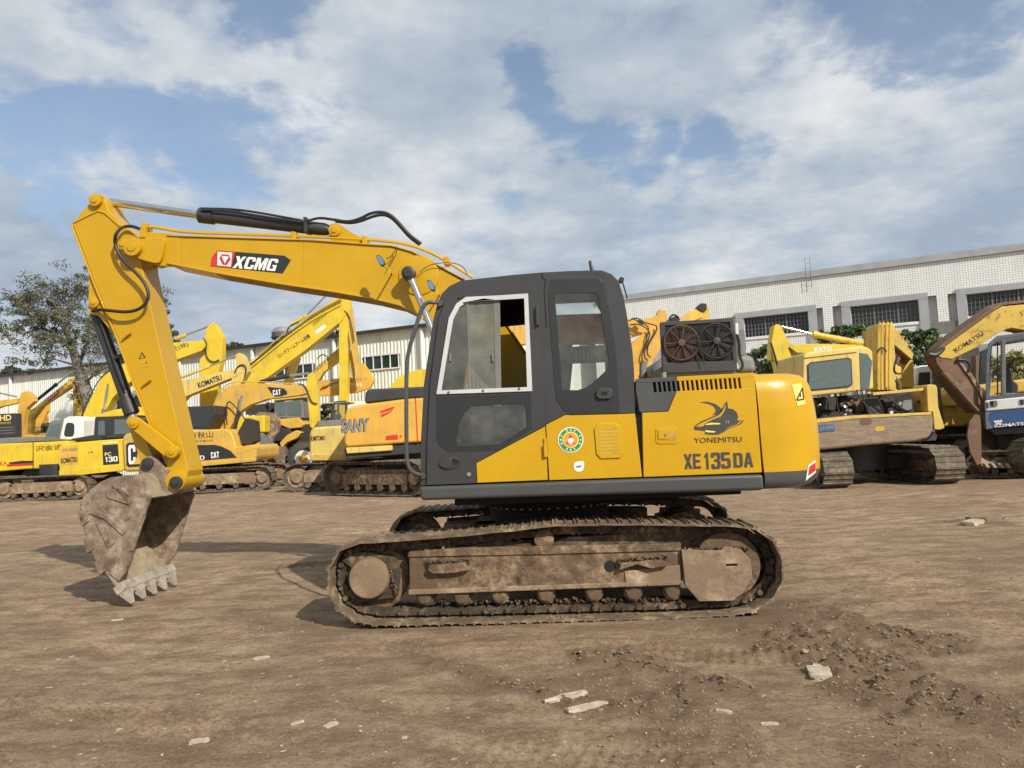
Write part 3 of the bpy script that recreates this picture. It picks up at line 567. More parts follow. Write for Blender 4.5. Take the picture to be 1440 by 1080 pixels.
# handrail
hosep(cab, ME, [(622, 427), (612, 425), (600, 425), (593, 433), (584, 462), (575.5, 490), (571.5, 512), (571.3, 580), (571.7, 640), (573.5, 655), (580, 664), (590, 668), (598, 669)], [VC+.02, .0, -.01, -.02]+[-.03]*6+[-.02, 0, VC+.02], .0165, 'handrail', 'skirt', 12, 3)
for x, y in ((619, 427), (595, 668.5)): u, z = ME.q(x, y, VC); link('handrail_bracket', MB().vcyl(u, z, VC-.03, VC+.05, .026, 14), 'skirt', cab)
plate(cab, ME, 'cab_seam', [(762, 384.5), (763.2, 384.5), (763.2, 391), (768, 392), (766, 410), (769, 460), (767.8, 460), (764.7, 410), (766.5, 393), (762, 392)], VC-.003, VC+.01, 'dark')
link('cab_aerial', MB().tube([ME.P(833, 382, .5), ME.P(831, 375, .5), ME.P(829.5, 367, .5)], [.02, .014, .012], 8), 'hose', cab)
link('rear_lamp_bracket', MB().tube([ME.P(870, 400, .3), ME.P(875, 395, .3), ME.P(880, 412, .3), ME.P(882, 420, .3)], .007, 6), 'hose', cab); link('rear_lamp', MB().vcyl(*ME.q(873.5, 394, .3), .27, .33, .022, 12), 'hose', cab)
plate(cab, ME, 'door_stay', [(643, 418.5), (650, 413.5), (652, 416), (647, 420)], VD-.012, VD, 'bblk', .002)
# -------- cooling unit on the hood
VF = .42
cu_ = plate(E, ME, 'cooling_unit', [(929, 453.5), (1030, 447.5), (1036, 512), (932, 515)], VF, VF+.07, 'bblk', .006)
plate(cu_, ME, 'shroud_frame', [(928.5, 453), (1031, 447), (1037, 521), (932, 525)], VF-.012, VF, 'bblk', .004, holes=([(935, 458), (1026, 453), (1031, 507), (938, 510)][::-1],))
plate(cu_, ME, 'radiator_core', [(934, 457), (1027, 452), (1032, 508), (937, 511)], VF-.002, VF+.003, 'dark')
for cx, cy, r, mt in ((958, 482, 24.5, 'fanrust'), (1007.5, 479.5, 24.5, 'bblk')):
    u, z = ME.q(cx, cy, VF-.03); R = r*ME.sc(cx, cy, VF-.03)
    fan = MB()
    for k in range(10):
        a0 = 2*math.pi*k/10; pl = [(u+R*.2*math.cos(a0), VF-.012, z+R*.2*math.sin(a0)), (u+R*.9*math.cos(a0-.12), VF-.022, z+R*.9*math.sin(a0-.12)), (u+R*.9*math.cos(a0+.3), VF-.004, z+R*.9*math.sin(a0+.3)), (u+R*.2*math.cos(a0+.5), VF-.006, z+R*.2*math.sin(a0+.5))]
        fan.add([Vector(p) for p in pl]+[Vector(p)+Vector((0, .003, 0)) for p in pl], [(0, 1, 2, 3), (7, 6, 5, 4), (0, 4, 5, 1), (1, 5, 6, 2), (2, 6, 7, 3), (3, 7, 4, 0)])
    fo_ = link('fan', fan, 'grime', cu_)
    gr = MB().lathe((u, VF-.04, z), [(-.012, R*.12), (-.01, R*.2), (.0, R*.22), (.03, R*.22)], 20)
    for j in range(8):
        rr = R*(.32+.68*j/7); th = .0016 if j < 7 else .009
        gr.tube([(u+rr*math.cos(2*math.pi*k/36), VF-.035+(.0 if j < 7 else .005), z+rr*math.sin(2*math.pi*k/36)) for k in range(37)], th, 4, cap=False)
    for k in range(7):
        a = 2*math.pi*k/7+.4; gr.tube([(u+R*.2*math.cos(a), VF-.038, z+R*.2*math.sin(a)), (u+R*math.cos(a+.08), VF-.036, z+R*math.sin(a+.08))], .0045, 5)
    link('fan_guard', gr, mt, cu_)
hosep(cu_, ME, [(981, 478), (985, 486), (988, 500), (991, 512)], VF-.055, .004); hosep(cu_, ME, [(968, 480), (978, 477), (983, 484), (985, 498)], VF-.05, .004)
hosep(cu_, ME, [(1036, 470), (1040, 480), (1040, 500), (1045, 512), (1043, 520), (1035, 521)], VF+.02, .012); hosep(cu_, ME, [(1035, 455), (1037, 490), (1038, 520)], VF+.05, .016, 'pipe', 'wpaint')
plate(cu_, ME, 'side_tank', [(1037, 463), (1047, 462), (1050, 490), (1047, 500), (1039, 500)], VF+.1, VF+.25, 'bgrey', .01)
plate(cu_, ME, 'mounting_plinth', [(930, 515), (1036, 510), (1037, 526), (931, 531)], VF+.02, VF+.5, 'bgrey', .01)
plate(cu_, ME, 'bracket', [(932, 524), (937, 523), (937.5, 531.5), (932.5, 531.8)], VF-.06, VF+.02, 'steel', .002)
plate(E, ME, 'engine_cover', [(915, 531), (916, 518), (922, 508), (931, 503), (1045, 497), (1062, 500), (1066, 524)], 1.15, 2.2, 'bgrey', .06, seg=3)
link('exhaust_pipe', MB().tube([ME.P(904, 533, 1.5), ME.P(904, 515, 1.5), ME.P(906, 508, 1.5)], .035, 12), 'bgrey', E)
# -------- boom (behind the cab), arm, linkage, bucket
BV0, BV1 = 1.34, 1.72; BC = (BV0+BV1)/2
BO = [(235, 331), (252, 333), (440, 338.5), (512, 344.5), (550, 347), (576, 354), (612, 373), (652, 395), (700, 440), (740, 500), (775, 580), (782, 640), (760, 664), (740, 655), (700, 560), (640, 490), (600, 452), (585, 441), (562, 430), (525, 421), (462, 410), (400, 401), (300, 384), (235, 371.5)]
boom = plate(E, ME, 'boom', BO, BV0, BV1, 'yelarm', .006)
fl = MB()
for a_, b_ in (([(235, 330), (252, 331), (440, 337), (512, 342.5), (552, 345), (580, 353), (615, 371.5), (655, 393), (702, 438), (742, 498)], -1), ([(235, 371), (300, 384), (400, 401), (462, 410), (525, 421), (562, 430), (585, 441), (640, 490), (700, 560)], 1)):
    p = Q(ME, a_, BV0); fl.prism(strip(p, .014*b_ if b_ < 0 else .014), BV0-.018, BV1+.018)
link('boom_flange', fl, 'yelarm', boom, .003)
for v_ in (BV0-.05, BV1):
    plate(boom, ME, 'boom_fork', rnd([(167, 340), (175, 331), (190, 334), (196, 336), (225, 334), (232, 337), (227, 364), (222, 371), (200, 366), (174, 354)], .2), v_, v_+.05, 'yelarm', .006)
fp = plate(boom, ME, 'boom_side_plate', [(206, 326), (240, 327.5), (252, 333), (252, 374), (222, 374), (196, 364), (190, 352), (196, 334)], BV0-.004, BV0+.05, 'yelarm', .006); plate(boom, ME, 'boom_side_plate', [(206, 326), (240, 327.5), (252, 333), (252, 374), (222, 374), (196, 364), (190, 352), (196, 334)], BV1-.05, BV1+.004, 'yelarm', .006)
def boss(par, x, y, va, vb, r, mat='yelarm', name='pin'):
    u, z = ME.q(x, y, va); o = MB().lathe((u, va, z), [(0, r*.72), (.004, r), (vb-va-.004, r), (vb-va, r*.72)], 24); o.lathe((u, va, z), [(-.012, r*.3), (-.01, r*.5), (.001, r*.5)], 16)
    return link(name, o, mat, par)
boss(boom, 185, 347, BV0-.11, BV1+.11, .088, name='boom_tip_pin'); boss(boom, 172, 343, BV0-.07, BV0-.03, .055, name='pin_keeper')
# decal
dec = BV0-.003
plate(boom, ME, 'brand_panel', [(305.5, 352), (400, 359.5), (409, 366), (397.5, 384.5), (296, 374), (297.5, 362)], dec, BV0, 'black'); plate(boom, ME, 'brand_panel', [(305.5, 352), (331, 354), (325, 376.8), (296, 374), (297.5, 362)], dec-.002, dec-.0002, 'red')
plate(boom, ME, 'brand_emblem', [(306, 354), (326.5, 355.5), (324.5, 375), (305.5, 373)], dec-.004, dec-.0022, 'white')
plate(boom, ME, 'brand_emblem', [(312, 357.3), (321.5, 358), (324.3, 364.5), (319.3, 372.5), (313, 372), (308.3, 363)], dec-.006, dec-.0042, 'red'); plate(boom, ME, 'brand_emblem', [(311.7, 360), (321.8, 361), (316, 370.5)], dec-.008, dec-.0062, 'white')
block(boom, ME, 'XCMG', (327, 377), (387, 381.5), 16.5, BV0, 'white', .25, .1, dv=.009, widths={'X': 1.1, 'M': 1.2})
# weld seams and small plates
for a_, b_ in (((428, 338), (425, 404)), ((256, 333), (255, 375))): link('weld_seam', MB().tube([ME.P(*a_, BV0-.001), ME.P(*b_, BV0-.001)], .004, 6), 'yelarm', boom)
for R_ in (1.0,):
    u, z = ME.q(589, 387, BV0); link('cylinder_boss', MB().lathe((u, BV0, z), [(-.02, .17), (-.012, .2), (.001, .205)], 36), 'yelarm', boom)
# feet of the boom cylinders
for v_ in (BV0-.13, BV1+.13):
    A, J = ME.P(690, 650, v_), ME.P(612, 470, v_); A = ME.P(700, 690, v_); B = ME.P(575.5, 385.5, v_); d = (B-A).normalized(); Lc = (B-A).length
    cy = link('boom_cylinder', MB().tube([A, A+d*.05, A+d*Lc*.52, A+d*Lc*.521, A+d*Lc*.58], [.05, .065, .065, .078, .078], 20), 'bblk', boom); link('piston_rod', MB().cyl(A+d*Lc*.5, B, .034, 20), 'chrome', cy)
u, z = ME.q(575, 385, BV0-.13); link('cylinder_eye', MB().lathe((u, BV0-.17, z), [(-.01, .05), (0, .068), (.07, .068), (.08, .05)], 24), 'bblk', boom); link('cylinder_pin', MB().vcyl(u, z, BV0-.19, BV1+.19, .04, 20), 'bblk', boom)
# arm cylinder on top
AC = BC
c1 = hyd(boom, ME, (464, 323.5), (280, 302.5), (150, 283.5), AC, .067, .042, 'bblk')
hosep(boom, ME, [(283, 295), (320, 296), (360, 303), (400, 309), (425, 313), (438, 309), (450, 306), (470, 309)], AC-.09, .014); hosep(boom, ME, [(283, 293), (330, 294), (370, 300), (425, 310)], AC-.05, .012)
plate(c1, ME, 'hose_clamp', [(426, 305), (431, 305), (432, 326), (427, 326)], AC-.10, AC+.08, 'bblk', .003); boss(c1, 282, 302, AC-.08, AC+.08, .02, 'bblk', 'gland_bolt')
for v_ in (AC-.12, AC+.085): plate(boom, ME, 'cylinder_bracket', [(464, 332), (461, 322), (465, 314.5), (473, 313), (480, 317), (492, 325), (516, 338), (512, 343), (466, 340)], v_, v_+.035, 'yelarm', .005)
boss(boom, 470, 323.5, AC-.15, AC+.15, .058, name='cylinder_pin')
hosep(boom, ME, [(470, 309), (490, 312.5), (508, 307), (520, 300), (535, 297.5), (548, 301), (560, 312), (575, 330), (592, 342.5)], AC-.10, .016); hosep(boom, ME, [(472, 311), (492, 314), (508, 311), (522, 305), (536, 301.5), (548, 304), (560, 315), (575, 333), (590, 344)], AC-.02, .016)
tb = MB()
for dv, dy in ((BV0+.03, 0), (BV0+.09, -1.5), (BV1-.06, -1)):
    tb.tube(smooth([ME.P(x, y+dy, dv) for x, y in ((205, 319), (226, 321), (255, 327), (340, 330), (440, 333.5), (512, 337), (560, 341), (600, 352), (637, 373), (665, 391))], 2), .012, 8)
link('hydraulic_tube', tb, 'yelarm', boom)
for x, y in ((202, 320), (412, 333), (627, 368), (512, 339)): plate(boom, ME, 'tube_clamp', [(x-3, y-8), (x+4, y-7), (x+4, y+4), (x-3, y+4)], BV0+.01, BV0+.13, 'yelarm', .006)
plate(boom, ME, 'clamp_post', [(196, 318), (204, 318), (204, 334), (197, 334)], BV0-.02, BV0+.04, 'yelarm', .004)
# work lamps
def lamp(x, y, bx, by, v_):
    l = plate(boom, ME, 'work_lamp', [(x-7, y-7), (x-1, y-8), (x+6, y+2), (x+5, y+9), (x-1, y+7)], v_, v_+.04, 'bblk', .008, r=.2); plate(l, ME, 'lamp_lens', [(x-6, y-6), (x-1, y-6.5), (x+4.5, y+2), (x+4, y+7), (x-1, y+5.5)], v_-.006, v_-.0005, 'lens', .002, r=.2)  # lamp glass: reflected blue put into the lens colour
    link('lamp_bracket', MB().tube([ME.P(x+2, y+7, v_+.02), ME.P(bx-3, by-6, v_+.02), ME.P(bx, by, v_+.02), ME.P(bx+2, by+3, BV0+.02)], .009, 6), 'rustyel', l)
    return l
lamp(535, 366, 549, 383, BV0-.30); l2 = lamp(606, 401, 616, 413, BV0-.34)
for pts in ([(543, 364), (550, 361), (556, 352), (558, 346)], [(546, 376), (549, 368), (556, 362), (558, 350)], [(590, 383), (602, 373), (622, 369), (640, 370), (652, 375), (657, 386)]): hosep(boom, ME, pts, BV0-.06, .004, 'lamp_cable')
# arm
AV0, AV1 = BV0+.03, BV1-.03
AR = [(102.5, 316), (112, 301), (126, 286), (127, 276), (132, 272), (142, 272.5), (146, 278), (152, 295), (166, 312), (187, 328), (198, 350), (200, 377), (227, 500), (252, 610), (265, 662), (262, 672), (246, 676), (236, 660), (212, 596), (190, 542), (175, 502), (166, 476), (135, 402)]
arm = plate(E, ME, 'arm', AR, AV0, AV1, 'yelarm', .007)
p = Q(ME, [(102, 316), (135, 402), (166, 476), (190, 542), (212, 596), (236, 652)], AV0); link('arm_flange', MB().prism(strip(p, -.014), AV0-.015, AV1+.015), 'yelarm', arm, .003)
p = Q(ME, [(103, 315), (127, 303), (139, 298), (148, 301), (168, 319)], AV0); link('arm_rib', MB().prism(strip(p, .016), AV0-.012, AV0+.03), 'yelarm', arm, .005)
boss(arm, 132.5, 281, AV0-.05, AV1+.05, .062, name='arm_top_pin'); link('pin_bolt', MB().vcyl(*ME.q(143, 278, AV0), AV0-.03, AV0+.02, .02, 10), 'yelarm', arm)
for v_ in (AV0+.02, AV1-.055): plate(arm, ME, 'cylinder_lug', [(125, 375), (124, 440), (138, 444), (160, 470), (148, 430)], v_, v_+.035, 'yelarm', .004)
boss(arm, 131, 425, AV0-.01, AV1+.01, .052, name='cylinder_pin')
hosep(arm, ME, [(197, 322), (185, 317.5), (172, 319), (163, 328), (161, 340), (165, 354), (176, 370), (194, 386), (205, 400), (209.5, 414), (206, 426), (196, 435), (180, 439), (160, 437.5), (140, 435), (130, 437)], [AV0-.05]*3+[AV0-.16]+[AV0-.10]*10+[AV0-.02, AV0+.02], .0165)
hosep(arm, ME, [(135, 436), (141, 452), (150, 476), (158, 500), (168, 530), (176, 548)], BC-.09, .012)
c2 = hyd(arm, ME, (131, 428), (186, 583), (190, 597), BC, .062, .036, 'bblk'); plate(c2, ME, 'cylinder_band', [(160, 500), (172, 497), (174, 502), (162, 505)], BC-.075, BC+.075, 'bblk', .002)
hosep(arm, ME, [(212, 396), (224, 410), (229, 425), (226, 440)], AV1+.05, .014)
for x, y in ((178, 472), (206, 538)): link('grab_peg', MB().tube([ME.P(x-6, y+4, AV0-.03), ME.P(x+6, y-5, AV0-.03)], .012, 8), 'yelarm', arm)
plate(arm, ME, 'caution_label', [(194, 492), (205, 490), (209, 515), (199, 517)], AV0-.003, AV0, 'yel')
text(arm, ME, 'caution_label', '\u0394', (195.5, 505), (205.5, 503.5), 9, AV0, 'purp', 0); plate(arm, ME, 'caution_label', [(200.4, 497.5), (201.4, 497.4), (201.6, 501.5), (200.8, 501.6)], AV0-.005, AV0-.002, 'purp'); text(arm, ME, 'caution_label', '-1', (202, 513), (207, 512), 4.5, AV0, 'purp', .01)
# linkage
for v_ in (AV0-.075, AV1+.03):
    L1 = ME.P(185, 594, v_); L2 = ME.P(241, 634, v_)
    plate(arm, ME, 'rocker_link', [(180, 586), (190, 585.5), (200, 592), (244, 625), (250, 634), (246, 643), (236, 645), (226, 638), (186, 604), (178, 600), (177, 592)], v_, v_+.045, 'yelarm', .008, r=.22)
    boss(arm, 186.5, 594.5, v_-.03, v_+.05, .055, name='link_pin'); boss(arm, 241, 635, v_-.03, v_+.05, .062, name='link_pin')
plate(arm, ME, 'bucket_link', [(186, 590), (196, 594), (216, 645), (213, 660), (203, 660), (194, 640), (180, 600)], BC-.10, BC+.10, 'yelarm', .01); boss(arm, 187, 594.5, AV0-.05, AV1+.05, .045, 'yelarm', 'link_pin')
# bucket
KV0, KV1 = 1.10, 2.02
bk = [(213, 700), (205, 676), (196, 667), (176, 669), (157, 672.6), (142, 679), (129, 689), (118, 699), (113.6, 710), (114, 724), (124, 764), (133, 784), (145, 803), (157, 816), (166, 829), (172, 834)]
KP = Q(ME, bk, KV0)
shell = MB().prism(strip(KP, .03), KV0+.02, KV1-.02, ()); 
# make sure the thickness lies on the inside
bkt = link('bucket', shell, 'buckin', E, .004)
SD = [(213, 700), (205, 676), (196, 667), (176, 669), (157, 672.6), (142, 679), (129, 689), (118, 699), (113.6, 710), (114, 724), (124, 764), (133, 784), (145, 803), (158, 815), (168, 818), (181, 800), (192, 762), (204, 723)]
for nm, a, b in (('side_plate', KV0-.01, KV0+.02), ('side_plate', KV1-.02, KV1+.01)): link(nm, MB().prism(Q(ME, SD, KV0), a, b), 'bucket', bkt, .006)
link('back_plate', MB().prism(strip(Q(ME, bk[4:-2], KV0), -.012), KV0+.005, KV1-.005), 'bucket', bkt, .003)
for pts in ([(160, 679), (157, 683), (177, 708), (181, 704), (183, 697)], [(148, 690), (170, 685), (183, 693), (181, 710), (150, 700)], [(113, 706), (126, 698), (128, 716), (122, 728), (113, 724)], [(134, 735), (144, 732), (160, 764), (151, 771)], [(121, 762), (132, 757), (147, 790), (145, 803), (133, 786)], [(152, 806), (170, 786), (181, 794), (176, 806), (166, 817)], [(200, 724), (206, 722), (187, 775), (181, 776)], [(126, 716), (150, 724), (176, 748), (172, 753), (146, 730), (125, 722)]):
    plate(bkt, ME, 'wear_plate', pts, KV0-.024, KV0-.008, 'bucket', .005)
for x0, y0 in ((113.5, 722), (121, 760), (137, 792)): link('heel_strip', MB().prism(Q(ME, [(x0-2, y0-2), (x0+6, y0-8), (x0+14, y0+10), (x0+4, y0+18)], KV0), KV0-.03, KV0+.10), 'bucket', bkt, .004)
for v_ in (BC-.20, BC+.16):
    plate(bkt, ME, 'bucket_ear', rnd([(194, 668), (196, 652), (201, 643), (210, 641), (219, 646), (235, 662), (248, 667), (257, 674), (258, 684), (252, 690), (243, 695), (228, 699), (213, 703), (200, 690)], .15), v_, v_+.045, 'bucket', .008)
boss(bkt, 206, 652, BC-.24, BC+.24, .055, 'bblk', 'bucket_pin'); boss(bkt, 246, 679, BC-.25, BC+.25, .062, 'bblk', 'bucket_pin'); boss(arm, 246, 676, AV0-.05, AV1+.05, .10, name='arm_tip_boss')
# cutting edge and five teeth
A = ME.P(157, 814, KV0); dirn = (ME.P(181, 846, KV0)-A)
A2 = ME.q(154, 812, KV0); B2 = ME.q(174, 838, KV0); t = Vector((B2[0]-A2[0], B2[1]-A2[1])).normalized(); nn = Vector((-t.y, t.x))
link('cutting_edge', MB().prism([tuple(Vector(A2)), tuple(Vector(B2)), tuple(Vector(B2)+nn*.02), tuple(Vector(A2)+nn*.045)], KV0-.012, KV1+.012), 'buckin', bkt, .003)
tip = Vector(ME.q(182, 848, KV0)); gz = .012-tip.y
bs = Vector(ME.q(166, 826, KV0)); td = (tip-bs); td = td.normalized(); tn = Vector((-td.y, td.x))
for k in range(5):
    vc = KV0+.045+(KV1-KV0-.09)*k/4; th = MB(); sec = [(-.02, .066, .056), (.06, .064, .054), (.065, .058, .046), (.20, .026, .008)]
    ring = []
    for d, w, h in sec:
        c = bs+td*d
        for sv, sn in ((-1, -1), (1, -1), (1, 1), (-1, 1)): q = c+tn*(sn*h+.018*(1-d/.2)); ring.append((q.x, vc+sv*w, q.y))
    fs = [(i*4+k2, i*4+(k2+1) % 4, (i+1)*4+(k2+1) % 4, (i+1)*4+k2) for i in range(3) for k2 in range(4)]+[(3, 2, 1, 0), (12, 13, 14, 15)]
    link('bucket_tooth', th.add(ring, fs), 'teeth', bkt, .004)

# caked mud on the track frames: lumps nobody could count
def caked(par, lst, name='caked_mud'):
    bm = bmesh.new(); bmesh.ops.create_icosphere(bm, subdivisions=1, radius=1); iv = [v.co.copy() for v in bm.verts]; fi_ = [tuple(v.index for v in f.verts) for f in bm.faces]; bm.free(); mb = MB(); rg = random.Random(3)
    for (x0, y0, x1, y1, v_, n, r) in lst:
        for k in range(n):
            t = rg.random(); u, z = ME.q(x0+(x1-x0)*t, y0+(y1-y0)*t+rg.gauss(0, 1.6), .1); rr = r*(.3+rg.random()**2)
            mb.add([Vector((u+c_.x*rr*rg.uniform(.8, 1.5), v_+rg.uniform(-.02, .05)+c_.y*rr, z+c_.z*rr*rg.uniform(.6, 1))) for c_ in iv], fi_)
    o = link(name, mb, 'mud', par); o['kind'] = 'stuff'; return o
caked(E, [(576, 778, 957, 768, .11, 900, .016), (640, 772, 957, 756, .2, 500, .024), (600, 790, 662, 788, .06, 90, .013), (868, 788, 938, 783, .06, 90, .013), (576, 832, 957, 820, .085, 260, .010), (960, 774, 1052, 772, .07, 120, .012), (545, 795, 556, 835, .12, 90, .014), (590, 850, 960, 845, .14, 260, .012), (500, 876, 1070, 862, .06, 220, .009), (480, 782, 560, 780, .2, 80, .018)])
# ================================================================== ground
def vnoise(x, y, sc, seed):
    r = np.random.default_rng(seed); G = r.random((256, 256)); X = x*sc; Y = y*sc
    xi = np.floor(X).astype(int); yi = np.floor(Y).astype(int); fx = X-xi; fy = Y-yi
    fx = fx*fx*(3-2*fx); fy = fy*fy*(3-2*fy); g = lambda a, b: G[a % 256, b % 256]
    return (g(xi, yi)*(1-fx)+g(xi+1, yi)*fx)*(1-fy)+(g(xi, yi+1)*(1-fx)+g(xi+1, yi+1)*fx)*fy-.5
def fbm(x, y, sc, seed, o=4):
    return sum(vnoise(x, y, sc*2.03**i, seed+i)*.55**i for i in range(o))
PATCH = [  # loosened soil: pixel polyline, half width in metres, strength
 ([(1060, 872), (1110, 880), (1190, 930), (1300, 975)], .38, 1.0), ([(1120, 850), (1220, 880), (1320, 905)], .30, .75), ([(1180, 945), (1300, 1000), (1420, 1010)], .16, .5),
 ([(830, 925), (905, 930), (960, 945), (1040, 968)], .12, 1.2), ([(690, 960), (760, 975), (800, 990)], .07, .8), ([(590, 930), (660, 945), (700, 960)], .10, .7),
 ([(850, 990), (930, 1000), (960, 960)], .22, .7), ([(800, 960), (860, 950), (900, 985)], .22, .5), ([(870, 1040), (960, 1030)], .15, .4), ([(380, 805), (440, 795), (500, 790)], .22, .6), ([(340, 860), (400, 880), (470, 890)], .2, .45), ([(1040, 1010), (1060, 1060)], .12, .35), ([(1300, 1050), (1420, 1070)], .15, .35),
 ([(1000, 700), (1150, 690), (1300, 700)], .3, .2), ([(1340, 735), (1410, 738)], .25, .6)]
LANES = [((-100, 985), (900, 1075), .22, 0), ((1500, 900), (1000, 720), .24, 0), ((0, 760), (480, 745), .25, 0), ((300, 905), (900, 915), .2, 0), ((1150, 1090), (1440, 960), .22, 0)]
def mask_at(X, Y):
    m_ = np.zeros_like(X)
    for pl, w, s_ in PATCH:
        P = [gnd(*p) for p in pl]
        for a, b in zip(P, P[1:]):
            dx, dy = b.x-a.x, b.y-a.y; t = np.clip(((X-a.x)*dx+(Y-a.y)*dy)/(dx*dx+dy*dy), 0, 1)
            d = np.hypot(X-a.x-t*dx, Y-a.y-t*dy); w2 = w*(1+.9*fbm(X, Y, 2.2, 77, 3)); m_ = np.maximum(m_, s_*np.clip(1.35-d/np.maximum(w2, .03), 0, 1))
    return m_
def flatmask(X, Y):       # where the crawler tracks and the bucket bear on the soil
    u = (X-ME.O.x)*ME.U.x+(Y-ME.O.y)*ME.U.y; v = (X-ME.O.x)*ME.V.x+(Y-ME.O.y)*ME.V.y; f = np.ones_like(X)
    for v0 in (0., 1.99):
        du = np.clip(abs(u+.05)-1.75, 0, 9); dv = np.clip(abs(v-v0-.25)-.3, 0, 9); f = np.minimum(f, np.clip(np.hypot(du, dv)/.35, 0, 1))
    return f
def hgt(X, Y, fine=True):
    m_ = mask_at(X, Y); near = np.clip(1-(Y-9)/14, .0, 1)*np.clip(1-(abs(X)-8)/8, 0, 1)
    h = .05*fbm(X, Y, .35, 3, 3)+.014*fbm(X, Y*2.2, 1.6, 9, 3)
    h += near*(.006*fbm(X, Y*1.5, 9, 21, 3)+m_*(.085*np.abs(fbm(X, Y, 4.5, 31, 4))+.060*fbm(X, Y, 12, 41, 4)+.012))
    h += near*.0035*np.sin(Y*60+X*4)*np.clip(fbm(X, Y, .8, 51, 2)*4, 0, 1)
    h += near*.006*np.abs(fbm(X, Y, 5.5, 61, 4))+near*.0022*fbm(X, Y, 30, 71, 2)
    a = gnd(410, 800); d = np.hypot((X-a.x)/.9, (Y-a.y)/.25); h += near*.02*np.sin((X+.7*Y)*45)*np.clip(1-d, 0, 1)
    a = gnd(810, 985); d = np.hypot((X-a.x)/.45, (Y-a.y)/.14); h += near*.014*np.sin((X*.5+Y)*70)*np.clip(1-d, 0, 1)
    for (p0, p1, w, ph) in LANES:          # old crawler prints: bars across two wheel lanes
        a, b2 = gnd(*p0), gnd(*p1); dx, dy = b2.x-a.x, b2.y-a.y; Ld = math.hypot(dx, dy); dx /= Ld; dy /= Ld
        s_ = (X-a.x)*dx+(Y-a.y)*dy; t_ = -(X-a.x)*dy+(Y-a.y)*dx; s_ = s_+.05*fbm(X, Y, 1.5, 91, 2); ok = np.clip((w-abs(t_))/.05, 0, 1)*np.clip(fbm(X, Y, 1.1, 95, 3)*5+.55, 0, 1)
        h += near*ok*(.009*np.clip(np.sin(s_*2*math.pi/.075)*1.6, -1, 1)-.006)
    return (h*flatmask(X, Y)), m_
def axis(fine, lim, st, gr, far):
    o = [0.0]
    while o[-1] < fine: o.append(o[-1]+st)
    s_ = st
    while o[-1] < lim: s_ *= gr; o.append(o[-1]+s_)
    while o[-1] < far: s_ *= 1.35; o.append(o[-1]+s_)
    return o
ax = axis(6.5, 30, .03, 1.03, 2500); xs = np.array([-a for a in ax[:0:-1]]+ax); ay = axis(6.5, 45, .028, 1.03, 2500)
ys = np.array([-60, -20, -8, -3, 0, 1, 1.6]+[2.2+a for a in ay])
X, Y = np.meshgrid(xs, ys); Z, Mk = hgt(X, Y); Z = np.where(abs(X)+abs(Y) > 200, 0, Z)
nx, ny = len(xs), len(ys); V = np.stack([X.ravel(), Y.ravel(), Z.ravel()], 1)
i = np.arange(nx*ny).reshape(ny, nx); Fq = np.stack([i[:-1, :-1].ravel(), i[:-1, 1:].ravel(), i[1:, 1:].ravel(), i[1:, :-1].ravel()], 1)
def npmesh(name, V, Fq, mat, k=None, smooth_=True):
    k = k or Fq.shape[1]; me = bpy.data.meshes.new(name); me.vertices.add(len(V)); me.vertices.foreach_set('co', V.astype(np.float32).ravel())
    me.loops.add(Fq.size); me.loops.foreach_set('vertex_index', Fq.astype(np.int32).ravel()); me.polygons.add(len(Fq))
    me.polygons.foreach_set('loop_start', np.arange(0, Fq.size, k, dtype=np.int32)); me.polygons.foreach_set('use_smooth', [smooth_]*len(Fq))
    me.update(calc_edges=True); me.materials.append(MT[mat] if isinstance(mat, str) else mat); o = bpy.data.objects.new(name, me); COL.objects.link(o); return o
